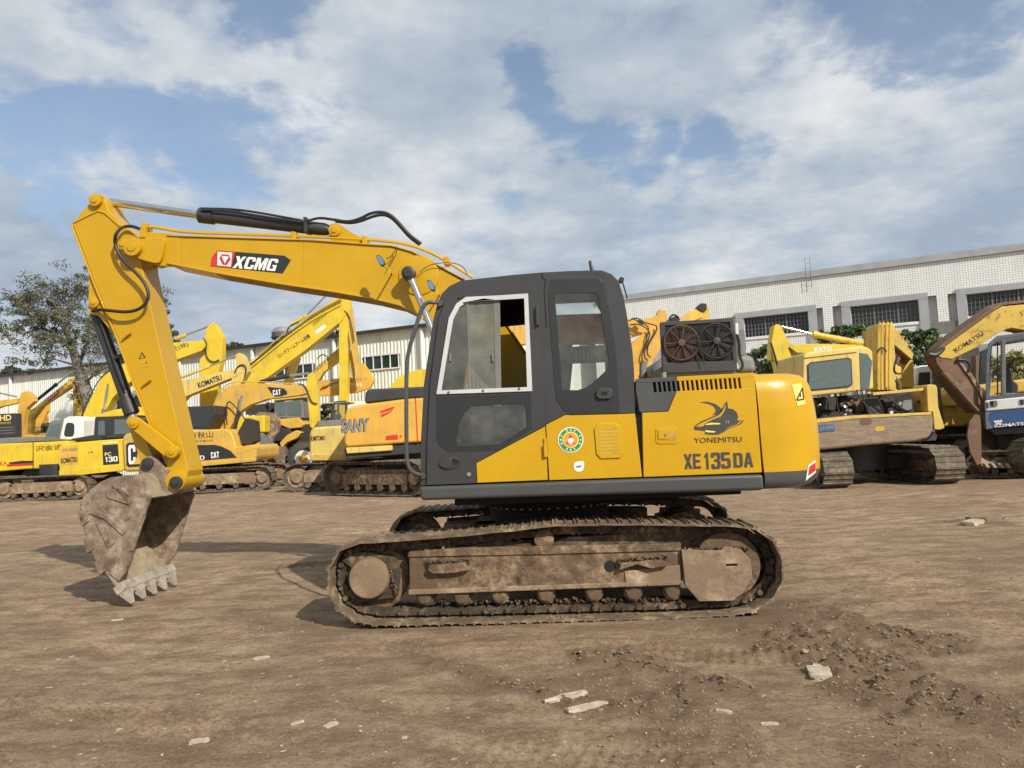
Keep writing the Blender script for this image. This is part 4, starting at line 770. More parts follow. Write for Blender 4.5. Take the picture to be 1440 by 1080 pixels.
def soil():
    m, nt, b = new_mat('packed_soil'); L = nt.links.new
    g = N(nt, 'ShaderNodeNewGeometry'); src = g.outputs['Position']; at = N(nt, 'ShaderNodeAttribute'); at.attribute_name = 'loose'
    def nz(s_, d, r=.65, st=(1, 1, 1)):
        mp = N(nt, 'ShaderNodeMapping'); mp.inputs['Scale'].default_value = st; L(src, mp.inputs[0]); n = N(nt, 'ShaderNodeTexNoise', Scale=s_, Detail=d, Roughness=r); L(mp.outputs[0], n.inputs['Vector']); return n.outputs[0]
    big = nz(.45, 6); mid = nz(3.6, 11, .72, (.6, 1.2, 1)); fine = nz(46, 10, .8); grit = nz(170, 4, .6)
    c = ramp(nt, big, [(.32, (.315, .222, .140)), (.5, (.425, .305, .196)), (.68, (.54, .405, .265))])
    c = mixc(nt, ramp(nt, mid, [(.40, (.9, .9, .9)), (.58, (0, 0, 0))]), c, (.225, .150, .093))
    c = mixc(nt, ramp(nt, nz(7.5, 10, .75, (.8, 1.2, 1)), [(.60, (0, 0, 0)), (.72, (.7, .7, .7))]), c, (.40, .315, .22))
    c = mixc(nt, ramp(nt, fine, [(.34, (.9, .9, .9)), (.50, (0, 0, 0))]), c, (.105, .070, .043))
    c = mixc(nt, ramp(nt, fine, [(.54, (0, 0, 0)), (.70, (.55, .55, .55))]), c, (.52, .43, .31))
    c = mixc(nt, ramp(nt, nz(13, 8, .75), [(.38, (.55, .55, .55)), (.50, (0, 0, 0))]), c, (.20, .125, .08))
    c = mixc(nt, ramp(nt, grit, [(.66, (0, 0, 0)), (.74, (.8, .8, .8))]), c, (.46, .39, .30))
    mm = N(nt, 'ShaderNodeMath', operation='MULTIPLY_ADD'); L(fine, mm.inputs[0]); mm.inputs[1].default_value = .9; L(at.outputs['Fac'], mm.inputs[2])
    c = mixc(nt, ramp(nt, mm.outputs[0], [(.62, (0, 0, 0)), (1.0, (.85, .85, .85))]), c, (.20, .135, .086))
    L(c, b.inputs['Base Color']); b.inputs['Roughness'].default_value = .95; b.inputs['Specular IOR Level'].default_value = .2
    b1 = N(nt, 'ShaderNodeBump', Strength=.8, Distance=.03); L(fine, b1.inputs['Height']); b2 = N(nt, 'ShaderNodeBump', Strength=.5, Distance=.006); L(grit, b2.inputs['Height']); L(b1.outputs[0], b2.inputs['Normal'])
    b3 = N(nt, 'ShaderNodeBump', Strength=.7, Distance=.06); L(mid, b3.inputs['Height']); L(b3.outputs[0], b1.inputs['Normal']); L(b2.outputs[0], b.inputs['Normal']); return m
MT['soil'] = soil()
go = npmesh('ground', V, Fq, 'soil'); tag(go, kind='structure'); a_ = go.data.attributes.new('loose', 'FLOAT', 'POINT'); a_.data.foreach_set('value', Mk.ravel().astype(np.float32))
MT['clod'] = muddy('clod_soil', [(.13, .087, .055), (.235, .165, .107), (.35, .26, .17), (.18, .124, .08)], 20, .4); MT['chip'] = muddy('pale_chips', [(.30, .23, .16), (.47, .40, .31), (.60, .54, .45), (.38, .30, .215)], 30, .3)
def icos():
    bm = bmesh.new(); bmesh.ops.create_icosphere(bm, subdivisions=1, radius=1); v = np.array([x.co[:] for x in bm.verts]); f = np.array([[q.index for q in p.verts] for p in bm.faces]); bm.free(); return v, f
IV, IF = icos()
def scatter(name, P, R, mat, flatn=.7, el=1.0):
    n = len(P); v = IV[None]*(1+.35*(RNG.random((n, 12, 1))-.5))*np.stack([R*(.8+el*.8*RNG.random(n)), R*(.8+.4*RNG.random(n)), R*flatn*(.7+.5*RNG.random(n))], 1)[:, None]
    a = RNG.random(n)*6.28; c, s_ = np.cos(a)[:, None], np.sin(a)[:, None]; x = v[..., 0]*c-v[..., 1]*s_; y = v[..., 0]*s_+v[..., 1]*c
    v = np.stack([x, y, v[..., 2]], 2)+P[:, None]; f = (IF[None]+12*np.arange(n)[:, None, None]).reshape(-1, 3)
    return npmesh(name, v.reshape(-1, 3), f, mat, smooth_=False)
def clear_tracks(P): return flatmask(P[:, 0], P[:, 1]) > .5
px = RNG.random((60000, 2))*[1500, 430]+[-30, 660]; G = np.array([gnd(*p)[:2] for p in px]); mk = mask_at(G[:, 0], G[:, 1])
def onground(G, mk_keep, lim, r0, r1, name, mat, **k):
    g = G[mk_keep][:lim]; z, _ = hgt(g[:, 0], g[:, 1]); P = np.column_stack([g, z]); P = P[clear_tracks(P)]; R = r0+(r1-r0)*RNG.random(len(P))**3*np.clip(P[:, 1]/5, .6, 3); P[:, 2] += R*-.05
    return tag(scatter(name, P, R, mat, **k), kind='stuff')
o = onground(G, RNG.random(len(G)) < mk*.9, 12000, .0025, .016, 'soil_clods', 'clod'); tag(o, 'loose brown clods of dug-up soil strewn along the churned wheel marks', 'clods')
o = onground(G, RNG.random(len(G)) < .035, 2400, .003, .011, 'gravel', 'clod'); tag(o, 'fine brown grit scattered over the packed yard soil', 'gravel')
o = onground(G[::-1], RNG.random(len(G)) < .022, 1500, .003, .010, 'straw_chips', 'chip', flatn=.3, el=3); tag(o, 'small pale straw and stone chips scattered over the yard soil', 'litter')
def rock(px_, py_, ln, wd, ht, yaw, label, mat='chip', grp='pale lumps lying on the yard soil'):
    g = gnd(px_, py_); z, _ = hgt(np.array([g.x]), np.array([g.y])); bm = bmesh.new(); bmesh.ops.create_icosphere(bm, subdivisions=4, radius=1)
    from mathutils import noise
    s_ = random.random()*50
    for v in bm.verts:
        q = v.co.copy(); d = noise.fractal(q*1.6+Vector((s_, 0, 0)), 1, 2, 5)*.45; c = q*(1+d); c = Vector((max(-.8, min(.8, c.x)), max(-.75, min(.75, c.y)), max(-.5, min(.6, c.z)))); v.co = Vector((c.x*ln, c.y*wd, c.z*ht))
    me = bpy.data.meshes.new('stone'); bm.to_mesh(me); bm.free(); me.materials.append(MT[mat]); o = bpy.data.objects.new('stone', me); COL.objects.link(o); o.location = (g.x, g.y, float(z[0])+ht*.02); o.rotation_euler = (0, 0, yaw)
    tag(o, label, 'stone', grp)
for a in ((1152, 945, .145, .085, .05, 1.3, 'largest chalky white slab lying right of the churned soil, lower right'),
          (795, 982, .17, .03, .02, .45, 'long narrow pale slab, upper of two parallel ones in front of the excavator track'),
          (826, 998, .15, .028, .02, .45, 'long narrow pale slab, lower of two parallel ones in front of the excavator track'),
          (367, 925, .07, .035, .015, .3, 'flat pale stone in the open soil left of the near track, below the bucket shadow'),
          (465, 1020, .05, .025, .015, .9, 'small white slanting chip of stone at the bottom, left of centre'), (418, 1017, .045, .015, .012, .6, 'thin pale stone sliver beside the small white chip at the bottom'),
          (280, 1043, .06, .03, .015, .4, 'pale flattened stone at the lower left'), (168, 1026, .018, .018, .016, 0, 'tiny round white pebble at the lower left'), (569, 1036, .016, .016, .014, 0, 'tiny round white pebble at the bottom just left of centre'),
          (1018, 1000, .05, .022, .014, -.5, 'small pale chip at the edge of the dark ridge of soil'), (1082, 1012, .055, .02, .012, -.1, 'small flat pale chip below the dark ridge of soil'), (1134, 920, .03, .02, .015, 0, 'small white pebble just above the largest white slab'), (165, 871, .06, .03, .015, .2, 'pale flat stone in front of the bucket teeth')):
    rock(*a)
rock(1385, 733, .30, .16, .10, .2, 'low heap of pale rubble on the yard soil at the right', 'clod', None); rock(1368, 738, .22, .12, .07, .7, 'small pale rubble lump left of the low heap of rubble', 'chip', None)
# ================================================================== world and sun
sund = Vector((3.5, -4.6, 4.1)).normalized(); EL = math.asin(sund.z); AZ = math.atan2(sund.x, sund.y)
sl_ = bpy.data.lights.new('sun', 'SUN'); sl_.energy = SUN; sl_.angle = math.radians(.6); sl_.color = (1, .93, .82); so = bpy.data.objects.new('sun', sl_); COL.objects.link(so); so.rotation_euler = (-sund).to_track_quat('-Z', 'Y').to_euler(); so.location = (8, -8, 12)
W = bpy.data.worlds.new("World"); S.world = W; W.use_nodes = True; nt = W.node_tree; nt.nodes.clear(); L = nt.links.new
out = N(nt, 'ShaderNodeOutputWorld'); sky = N(nt, 'ShaderNodeTexSky'); sky.sky_type = 'NISHITA'; sky.sun_disc = False; sky.sun_elevation = EL; sky.sun_rotation = AZ; sky.air_density = 1.0; sky.dust_density = 2.2; sky.ozone_density = .45
tc = N(nt, 'ShaderNodeTexCoord'); D = tc.outputs['Generated']
sep = N(nt, 'ShaderNodeSeparateXYZ'); L(D, sep.inputs[0])
def mth(op, a, b=None, c=None):
    n = N(nt, 'ShaderNodeMath', operation=op)
    for i_, x in enumerate((a, b, c)):
        if x is None: continue
        if isinstance(x, (int, float)): n.inputs[i_].default_value = x
        else: L(x, n.inputs[i_])
    return n.outputs[0]
zz = mth('ADD', mth('MAXIMUM', sep.outputs[2], 0), .22); cx_ = N(nt, 'ShaderNodeCombineXYZ'); L(mth('DIVIDE', sep.outputs[0], zz), cx_.inputs[0]); L(mth('DIVIDE', sep.outputs[1], zz), cx_.inputs[1]); PL = cx_.outputs[0]
def nz(s_, d, r, off=(0, 0, 0)):
    mp = N(nt, 'ShaderNodeMapping'); mp.inputs['Location'].default_value = off; L(PL, mp.inputs[0]); n = N(nt, 'ShaderNodeTexNoise', Scale=s_, Detail=d, Roughness=r); L(mp.outputs[0], n.inputs['Vector']); return n
wv = nz(2.4, 6, .6); wv2 = N(nt, 'ShaderNodeVectorMath', operation='MULTIPLY_ADD'); L(wv.outputs['Color'], wv2.inputs[0]); wv2.inputs[1].default_value = (.30, .30, .22); L(D, wv2.inputs[2])
sb = N(nt, 'ShaderNodeVectorMath', operation='SUBTRACT'); L(wv2.outputs[0], sb.inputs[0]); sb.inputs[1].default_value = (.15, .15, .11); nm = N(nt, 'ShaderNodeVectorMath', operation='NORMALIZE'); L(sb.outputs[0], nm.inputs[0])
def blob(px_, py_, rad, s_):
    d = ray(px_, py_).normalized(); dp = N(nt, 'ShaderNodeVectorMath', operation='DOT_PRODUCT'); L(nm.outputs[0], dp.inputs[0]); dp.inputs[1].default_value = d
    mr = N(nt, 'ShaderNodeMapRange', interpolation_type='SMOOTHSTEP'); L(dp.outputs['Value'], mr.inputs[0]); mr.inputs[1].default_value = math.cos(rad*1.15/FPX); mr.inputs[2].default_value = math.cos(rad*.1/FPX); mr.inputs[3].default_value = 0; mr.inputs[4].default_value = s_; return mr.outputs[0]
acc = None
for b_ in ((60, 245, 75, .9), (150, 222, 80, 1.0), (240, 215, 80, 1.0), (330, 205, 85, 1.0), (410, 185, 80, .9), (330, 255, 55, .55), (170, 60, 85, .55), (405, 25, 85, .9), (450, 60, 45, .5), (745, 118, 50, .75), (775, 165, 48, .7), (835, 212, 66, .95), (900, 232, 55, .8), (985, 228, 60, .6), (1050, 245, 45, .4), (1130, 55, 90, .9), (1230, 45, 90, .95), (1340, 15, 90, .95), (905, 330, 60, .4), (1440, 5, 50, .8), (700, 250, 60, .3), (1060, 110, 60, .4), (20, 420, 60, .2)):
    x = blob(b_[0], b_[1], b_[2]*.82, b_[3]); acc = x if acc is None else mth('MAXIMUM', acc, x)
n1 = nz(1.25, 8, .62, (3.1, .7, 0)).outputs[0]; n2 = nz(3.6, 10, .6, (.3, 4.4, 0)).outputs[0]; n3 = nz(.9, 5, .5, (7.3, 2.1, 0)).outputs[0]
cov = mth('ADD', mth('MULTIPLY_ADD', acc, -1.15, 1.12), mth('MULTIPLY', mth('SUBTRACT', n2, .5), 3.8))
cl = N(nt, 'ShaderNodeClamp'); L(cov, cl.inputs[0]); cl.inputs[1].default_value = .0; cl.inputs[2].default_value = 1.0
ss = N(nt, 'ShaderNodeMapRange', interpolation_type='SMOOTHSTEP'); L(cl.outputs[0], ss.inputs[0]); ss.inputs[3].default_value = .16; ss.inputs[4].default_value = .985
br = mth('ADD', mth('ADD', mth('MULTIPLY', n1, .54), mth('MULTIPLY', n2, .31)), mth('MULTIPLY', n3, .15))
cc = ramp(nt, br, [(.40, (.36, .435, .53)), (.475, (.46, .53, .61)), (.53, (.60, .645, .69)), (.62, (.84, .85, .855))])
bg1 = N(nt, 'ShaderNodeBackground'); L(sky.outputs[0], bg1.inputs[0]); bg1.inputs[1].default_value = SKY
bg2 = N(nt, 'ShaderNodeBackground'); L(cc, bg2.inputs[0]); bg2.inputs[1].default_value = CLD
mx = N(nt, 'ShaderNodeMixShader'); L(ss.outputs[0], mx.inputs[0]); L(bg1.outputs[0], mx.inputs[1]); L(bg2.outputs[0], mx.inputs[2]); L(mx.outputs[0], out.inputs[0])
S.view_settings.view_transform = 'Standard'; S.view_settings.look = 'None'; S.view_settings.gamma = 1; S.view_settings.exposure = EXPO
try: S.view_settings.use_curve_mapping = False
except Exception: pass
# ================================================================== background machines
def GF(px, py, yaw=0.0):
    g = gnd(px, py); return Frame((g.x, g.y), yaw)
XG = 'excavators parked in the rows behind'
def undercarriage(T, F, px, py, yaw=0, Ln=3.6, H=.82, W=.6, gauge=2.0, vc=1.3, fm='mud', n=32):
    u = F.q(px, py, vc)[0]
    for s_ in (-1, 1):
        c = (u-s_*math.sin(-yaw)*gauge/2*1, vc-s_*math.cos(yaw)*gauge/2); c = (u - s_*math.sin(yaw)*gauge/2, vc - s_*math.cos(yaw)*gauge/2)
        track_metric(T, c, yaw, Ln, H, W, fmat=fm, n=n)
    link('slewing_base', MB().tube([(u, vc, H*.5), (u, vc, H*.95), (u, vc, H*.951), (u, vc, H+.35)], [.75, .75, .6, .6], 24), 'bblk', T)
    return u, vc
def gcab(T, F, u, v0, z0, w=1.0, l=1.5, h=1.6, mat='bgrey', face=1):
    """a plain cab: shell, side windows, front and rear glass (metric)"""
    c = link('cab', MB().prism([(u, z0), (u+l*face, z0), (u+l*face, z0+h*.5), (u+(l-.15)*face, z0+h*.93), (u+(l-.3)*face, z0+h), (u+.1*face, z0+h), (u, z0+h*.9)], v0, v0+w), mat, T, .04)
    for v_ in (v0-.012, v0+w): link('window', MB().prism([(u+.12*face, z0+h*.42), (u+.5*l*face, z0+h*.42), (u+.5*l*face, z0+h*.88), (u+.15*face, z0+h*.88)], v_, v_+.012), 'dglass', c); link('window', MB().prism([(u+.58*l*face, z0+h*.25), (u+(l-.1)*face, z0+h*.25), (u+(l-.1)*face, z0+h*.5), (u+(l-.22)*face, z0+h*.88), (u+.58*l*face, z0+h*.88)], v_, v_+.012), 'dglass', c)
    link('window', MB().box((u-.008*face, v0+w/2, z0+h*.65), (.016, w*.7, h*.4)), 'dglass', c)
    link('windscreen', MB().box((u+l*face+.006*face, v0+w/2, z0+h*.3), (.016, w*.76, h*.36)), 'dglass', c)
    return c
# ---- 1 far-left machine with the white cab and the long raised boom
F = GF(20, 703); T = thing('excavator', F, 'lemon yellow excavator with small white cab and long raised boom, cut by the left edge', 'excavator', XG)
b = plate(T, F, 'body', [(-60, 631), (0, 624), (97, 620), (97, 657), (83, 658.5), (36, 660), (0, 663), (-60, 668)], .0, 2.2, 'lyel', .05, seg=3)
plate(b, F, 'body_seam', [(46, 622), (47, 622), (47, 659), (46, 659)], -.008, 0, 'dark'); plate(b, F, 'counterweight', [(-75, 633), (-40, 627), (-40, 668), (-72, 668)], .1, 2.1, 'lyel', .08)
plate(T, F, 'engine_cover', [(-50, 622), (0, 616), (20, 615), (47, 614.5), (48, 621), (0, 624.5), (-50, 630)], .15, 1.9, 'bgrey', .03)
plate(b, F, 'stripe', [(12, 650.5), (30, 648), (46, 648), (46, 651), (14, 652.5)], -.012, 0, 'black'); plate(b, F, 'stripe', [(10, 653), (46, 651.5), (46, 654), (10, 656)], -.012, 0, 'red'); text(b, F, 'lettering', 'KA', (0, 655), (10, 654), 6, 0, 'red', .02)
text(b, F, 'lettering', '沢金過', (50, 635), (88, 632), 7.5, 0, 'black', .006); text(b, F, 'lettering', '2000', (-30, 655), (-12, 654), 5, 0, 'red')
wc = plate(T, F, 'cab', [(83, 618), (89, 589), (96, 585.5), (111, 585.5), (118, 590), (116, 619)], .3, 1.4, 'wpaint', .05, seg=3); plate(wc, F, 'window', rnd([(89, 614), (93, 594), (104.5, 595), (104, 614)], .18, 2), .285, .3, 'dglass')
gh = plate(T, F, 'cab', [(61, 619), (69, 595), (73, 591), (88, 590), (83, 619)], 1.5, 2.2, 'bgrey', .04); plate(gh, F, 'window', [(65, 617), (71, 598), (85, 595), (82, 617)], 1.48, 1.5, 'gglass')
plate(b, F, 'undercover', [(36, 660), (83, 658.5), (83, 666), (30, 669)], .3, 2.0, 'bblk'); undercarriage(T, F, 10, 690, .12, 3.4, .8, .55, 1.9, 1.2)
bm_ = plate(T, F, 'boom', [(107, 618), (112, 596), (125, 565), (142, 532), (152, 522), (163, 518), (190, 502), (242, 482), (288, 478), (290, 486), (284, 493), (245, 507), (200, 525), (172, 545), (158, 560), (150, 575), (140, 600), (134, 618)], 1.45, 1.9, 'lyel', .01)
hosep(bm_, F, [(108, 610), (116, 580), (130, 550), (143, 528), (163, 515)], 1.42, .02); c = hyd(T, F, (140, 615), (147, 575), (152, 540), 1.25, .07, .04, 'bgrey'); boss(c, 152, 538, 1.2, 1.3, .09, 'bgrey')
text(bm_, F, 'lettering', '仕(株)', (243, 496), (266, 488), 8, 1.45, 'purp', .004)
a_ = plate(T, F, 'arm', [(290, 462), (294, 457), (298, 453.5), (303, 456), (313, 474), (312, 506), (308, 520), (303, 572), (300, 600), (283, 600), (281, 568), (281, 505), (289, 497), (288, 478)], 1.5, 1.85, 'lyel', .01)
hyd(a_, F, (247, 477), (262, 471), (296, 458), 1.67, .06, .035, 'byel'); hosep(a_, F, [(286, 476), (291, 482), (289, 496), (292, 505), (300, 510), (308, 506)], 1.45, .022)
# ---- 2 PC130
F = GF(60, 703.5); T = thing('excavator', F, 'yellow excavator numbered 130 on a black panel, dark glazed cab, behind the bucket', 'excavator', XG)
b = plate(T, F, 'body', [(82.5, 628), (88, 624), (142, 619), (171, 617), (215, 614), (215, 660), (171, 661.5), (83, 671)], 0, 2.1, 'lyel', .05, seg=3)
plate(b, F, 'lower_skirt', [(82.5, 662), (171, 654), (171, 661.8), (83, 671.2)], -.02, .03, 'lyel', .01); plate(b, F, 'corner_patch', [(83, 629), (110, 626), (110, 652), (83, 655)], -.006, .0, 'catyel')
pn = plate(b, F, 'number_panel', [(144, 626), (165.5, 624.5), (167.5, 652), (145.2, 654)], -.01, 0, 'black'); plate(pn, F, 'panel_stripe', [(144, 622.6), (165, 621), (165, 622.5), (144, 624)], -.012, 0, 'white')
block(pn, F, '130', (148, 650), (165.5, 648.6), 7.2, -.012, 'white', widths={'1': .7}); text(pn, F, 'lettering', 'PC', (147.6, 641.5), (156.5, 640.7), 5, -.012, 'lemon', .02)
text(b, F, 'lettering', 'KOMATSU', (86.5, 652), (109, 649.5), 7.5, 0, 'black', .03, dv=.012); text(b, F, 'lettering', '045-8888', (88, 635.5), (109, 633.5), 4.2, 0, 'bgrey', 0, dv=.012)
text(b, F, 'lettering', '5-8', (124, 638), (131, 637), 3, 0, 'purp')
plate(T, F, 'engine_cover', [(98, 620), (100, 617), (131, 611.5), (142, 611), (142, 619)], .1, 1.6, 'bblk', .03)
c = plate(T, F, 'cab', [(131, 618), (133, 588), (136, 585), (158, 584), (187, 583), (192, 600), (192, 614)], .25, 1.3, 'bblk', .03); plate(c, F, 'cab_roof', [(133, 587), (146, 580), (156, 577.5), (172, 574), (184, 571), (189, 584), (160, 586)], .22, 1.33, 'lyel', .03)
for w_ in ([(137.5, 614), (138.5, 592), (147, 591.5), (147.5, 612)], [(161, 611), (161, 590), (186, 589), (188, 609)]): plate(c, F, 'window', w_, .236, .25, 'gglass')
plate(c, F, 'window', [(149, 611), (149.5, 592), (157, 591.5), (157.5, 610)], .236, .25, 'dglass')
undercarriage(T, F, 85, 690, .0, 3.2, .78, .5, 1.7, .9, 'mudl'); u_ = F.q(120, 690, .5)[0]
bm_ = plate(T, F, 'boom', [(200, 610), (215, 580), (235, 550), (254, 536), (333, 518), (340, 523), (334, 528), (262, 557), (245, 575), (232, 612)], 1.4, 1.8, 'pale', .01)
text(bm_, F, 'lettering', 'KOMATSU', (280, 546), (313, 534), 8, 1.4, 'black', .02, dv=.012)
plate(T, F, 'arm', [(331, 499), (336, 496), (341, 499), (346, 510), (349, 522), (340, 537), (333, 545), (329, 560), (322, 560), (326, 530), (332, 520)], 1.42, 1.78, 'pale', .01); hyd(bm_, F, (255, 531), (295, 515), (333, 500), 1.6, .05, .03, 'pale')
hosep(bm_, F, [(330, 524), (334, 515), (342, 512), (347, 518), (344, 530)], 1.38, .022)
# ---- 3 ochre excavator with black swoosh
F = GF(300, 693, .0); T = thing('excavator', F, 'ochre excavator with a black curved side panel and black cab, seen past the bucket', 'excavator', XG)
b = plate(T, F, 'body', [(215, 616), (216, 608), (316, 603), (324, 607), (328, 613), (332, 629), (357, 625), (361, 630), (360.5, 642), (357, 648), (215, 660)], 0, 2.3, 'catyel', .05, seg=3)
cwt = plate(T, F, 'counterweight', [(171, 617), (174, 610), (190, 607.5), (216, 606), (216, 662), (174, 664)], .0, 2.3, 'cream', .1, seg=4); pp_ = plate(cwt, F, 'name_panel', rnd([(177, 623), (215, 620), (215, 655), (178, 657)], .08), -.012, 0, 'black')
block(pp_, F, 'CAT', (181, 653), (214, 651), 27, -.012, 'white', dv=.008)
plate(pp_, F, 'emblem', [(187, 653), (198, 633), (208, 652)], -.028, -.022, 'catyel')
sw = plate(b, F, 'side_decal', [(262, 626), (302, 625.5), (312, 628), (324, 634), (333, 643.5), (262, 649.5)], -.01, 0, 'black'); block(sw, F, 'CAT', (297, 644.5), (308.5, 643.5), 8.5, -.012, 'white')
text(sw, F, 'lettering', '312D', (267, 648), (288, 646.7), 6.5, -.012, 'white', .02); text(b, F, 'lettering', '有秋山', (266, 617.5), (300, 615.5), 9.5, 0, 'purp', .01); text(b, F, 'lettering', '土石工程公司', (270, 622.5), (299, 621), 3.2, 0, 'purp', .004)
plate(b, F, 'lower_rail', [(215, 656), (360, 644), (359, 649), (215, 662)], -.03, .1, 'catyel', .02)
c = plate(T, F, 'cab', [(258, 604), (260, 572), (302, 570), (303, 583), (291, 604)], .15, 1.2, 'bblk', .03); plate(c, F, 'window', [(263, 601), (264, 575), (299, 573.5), (299.5, 583), (289, 601)], .13, .15, 'dglass')
bm_ = plate(T, F, 'boom', [(291, 604), (294, 590), (299, 577), (307, 556), (315, 546), (325, 541), (352, 538.5), (420, 541.5), (432, 543), (436, 548), (432, 553), (420, 556), (376, 561), (352, 569), (336, 580), (322, 604)], 1.2, 1.6, 'catyel', .01)
hosep(bm_, F, [(296, 586), (303, 562), (312, 546), (323, 538), (350, 536), (420, 540)], 1.22, .02, 'hydraulic_tube', 'catyel')
dc = plate(bm_, F, 'brand_panel', [(376, 544), (399, 546), (403, 550), (404, 554), (396, 557), (386, 557.5), (381, 552)], 1.185, 1.2, 'black'); block(dc, F, 'CAT', (384, 556), (395, 555), 7.5, 1.185, 'white')
hyd(T, F, (330, 606), (336, 578), (340, 556), 1.05, .055, .04, 'bblk', 'steel'); boss(T, 340, 556, 1.0, 1.1, .1, 'bblk')
hosep(T, F, [(319, 598), (318, 580), (319, 567), (323, 564), (332, 573), (345, 590), (362, 615)], 1.0, .022)
a_ = plate(T, F, 'arm', [(432, 528), (437, 524), (443, 539), (445, 552), (446.5, 570), (447, 592), (440, 603), (436, 600), (433, 567), (431, 544)], 1.22, 1.58, 'lyel', .01); hyd(T, F, (365, 537.5), (407, 528), (434, 525), 1.4, .075, .04, 'bblk'); hosep(a_, F, [(420, 540), (428, 541), (433, 552), (438, 566), (446, 568)], 1.18, .022)
plate(T, F, 'boom_foot_plates', [(335, 606), (345, 588), (358, 592), (360, 620), (350, 626), (335, 624)], .5, 1.0, 'grime', .02); plate(T, F, 'step_box', [(332, 629), (357, 625), (361, 630), (333, 640)], -.01, .6, 'catyel', .02)
plate(T, F, 'side_paper', [(301, 583), (306, 580), (309, 587), (303, 592)], 1.18, 1.2, 'white')
u_, v_ = F.q(300, 690, .3)[0], 1.2
for s_ in (-1, 1): track_metric(T, (u_, v_+s_*.95), .0, 4.1, .8, .5, fmat='mudl', n=34)
link('slewing_base', MB().tube([(u_, v_, .4), (u_, v_, .75), (u_, v_, .751), (u_, v_, 1.2)], [.75, .75, .6, .6], 24), 'bblk', T)
# ---- 4 wheel loader
F = GF(427, 669); T = thing('wheel_loader', F, 'ochre wheel loader with big muddy tyres and a tan bucket, between two excavators', 'wheel loader')
c = plate(T, F, 'cab', [(385, 588), (386, 562), (425, 558.5), (427.5, 588)], .25, 1.7, 'bgrey', .04); plate(c, F, 'cab_roof', [(386, 562.5), (390, 558), (428, 554.5), (429, 559), (387, 563.5)], .15, 1.8, 'catyel', .02)
plate(c, F, 'window', [(388, 584), (388.5, 566), (402, 565), (402, 584)], .235, .25, 'gglass'); plate(c, F, 'window', [(404, 584), (404, 564.5), (422, 562), (423.5, 585)], .235, .25, 'gglass'); text(c, F, 'lettering', 'SANY', (400, 565.5), (413, 564), 2.6, .23, 'white')
plate(T, F, 'bonnet', [(385, 590), (420, 587), (427, 597), (424, 601), (407, 603), (392, 597)], .1, 1.9, 'catyel', .04); plate(T, F, 'mudguard', [(393, 623), (403, 612), (416, 605), (424, 608), (418, 616), (404, 622), (396, 630)], -.1, 2.1, 'catyel', .03)
plate(T, F, 'chassis', [(385, 600), (440, 596), (460, 610), (462, 645), (400, 650), (390, 630)], .35, 1.6, 'grime', .03)
plate(T, F, 'rear_frame', [(385, 600), (408, 603), (410, 612), (396, 620), (386, 620)], .0, 1.9, 'bblk', .02)
def tyre(x, y, rp, v0, v1):
    u, z = F.q(x, y, v0); R = z; 
    w = MB().lathe((u, v0, z), [(.02, R*.5), (-.02, R*.58), (-.01, R*.8), (.06, R*.96), (v1-v0-.06, R*.96), (v1-v0+.01, R*.8), (v1-v0, R*.55)], 40)
    for k in range(26):
        a = 2*math.pi*k/26; q = Matrix.Rotation(-a, 3, 'Y')
        for s_ in (0, 1): w.box(Vector((u, v0+(v1-v0)*(.27+.46*s_), z))+q @ Vector((R*.96, 0, 0)), (R*.11, (v1-v0)*.44, R*.12), q)
    o = link('wheel', w, 'rub', T); link('rim', MB().lathe((u, v0, z), [(.0, R*.30), (-.015, R*.44), (-.02, R*.50), (.04, R*.5)], 28), 'wpaint', o); link('hub', MB().lathe((u, v0, z), [(-.05, R*.12), (-.045, R*.22), (-.02, R*.26), (.0, R*.26)], 20), 'org', o)
tyre(427, 645, 24, -.15, .45); tyre(427, 645, 24, 1.6, 2.2); tyre(510, 641, 24, -.1, .5); tyre(510, 641, 24, 1.6, 2.2)
bk_ = plate(T, F, 'bucket', [(352, 595), (358, 584), (364, 579), (385, 580.5), (391, 593), (390, 608), (386, 614), (382, 622), (374, 612), (360, 601)], -.3, 2.3, 'bucket', .03); plate(T, F, 'counterweight', [(364, 630), (400, 627), (400, 652), (366, 648), (363, 640)], -.1, 2.0, 'bucket', .04)
plate(T, F, 'lift_arm', [(385, 600), (395, 604), (398, 640), (385, 640)], .4, .6, 'grime', .02)
link('exhaust', MB().tube([F.P(380, 590, .8), F.P(380, 571, .8), F.P(376, 566, .8)], .07, 12), 'bblk', T); plate(T, F, 'engine_cover', [(345, 583), (345, 571), (384, 566), (386, 585)], .9, 1.6, 'bblk', .03)
# ---- 5 long-reach boom behind
F = GF(400, 672, .0); T = thing('excavator', F, 'tall lemon yellow long-reach excavator with katakana on its boom, highest in the background', 'excavator', XG)
bm_ = plate(T, F, 'boom', [(318, 560), (330, 535), (345, 516), (370, 496), (407, 467), (440, 441), (470, 421), (484, 417), (491, 424), (490, 436), (482, 450), (430, 492), (376, 531), (351, 545), (340, 570)], 1.2, 1.75, 'lyel', .012)
text(bm_, F, 'lettering', 'ロングブームアーム仕様', (393, 504), (437, 474), 6, 1.2, 'purp', .01, dv=.015); plate(bm_, F, 'notice', [(443, 466), (456, 456), (459, 460), (446, 470)], 1.19, 1.2, 'white')
for dy in (0, 4, 9): hosep(bm_, F, [(345, 514+dy), (372, 492+dy), (407, 463+dy), (445, 437+dy), (480, 419+dy)], 1.12, .022, 'hydraulic_tube', 'lyel' if dy != 4 else 'hose')
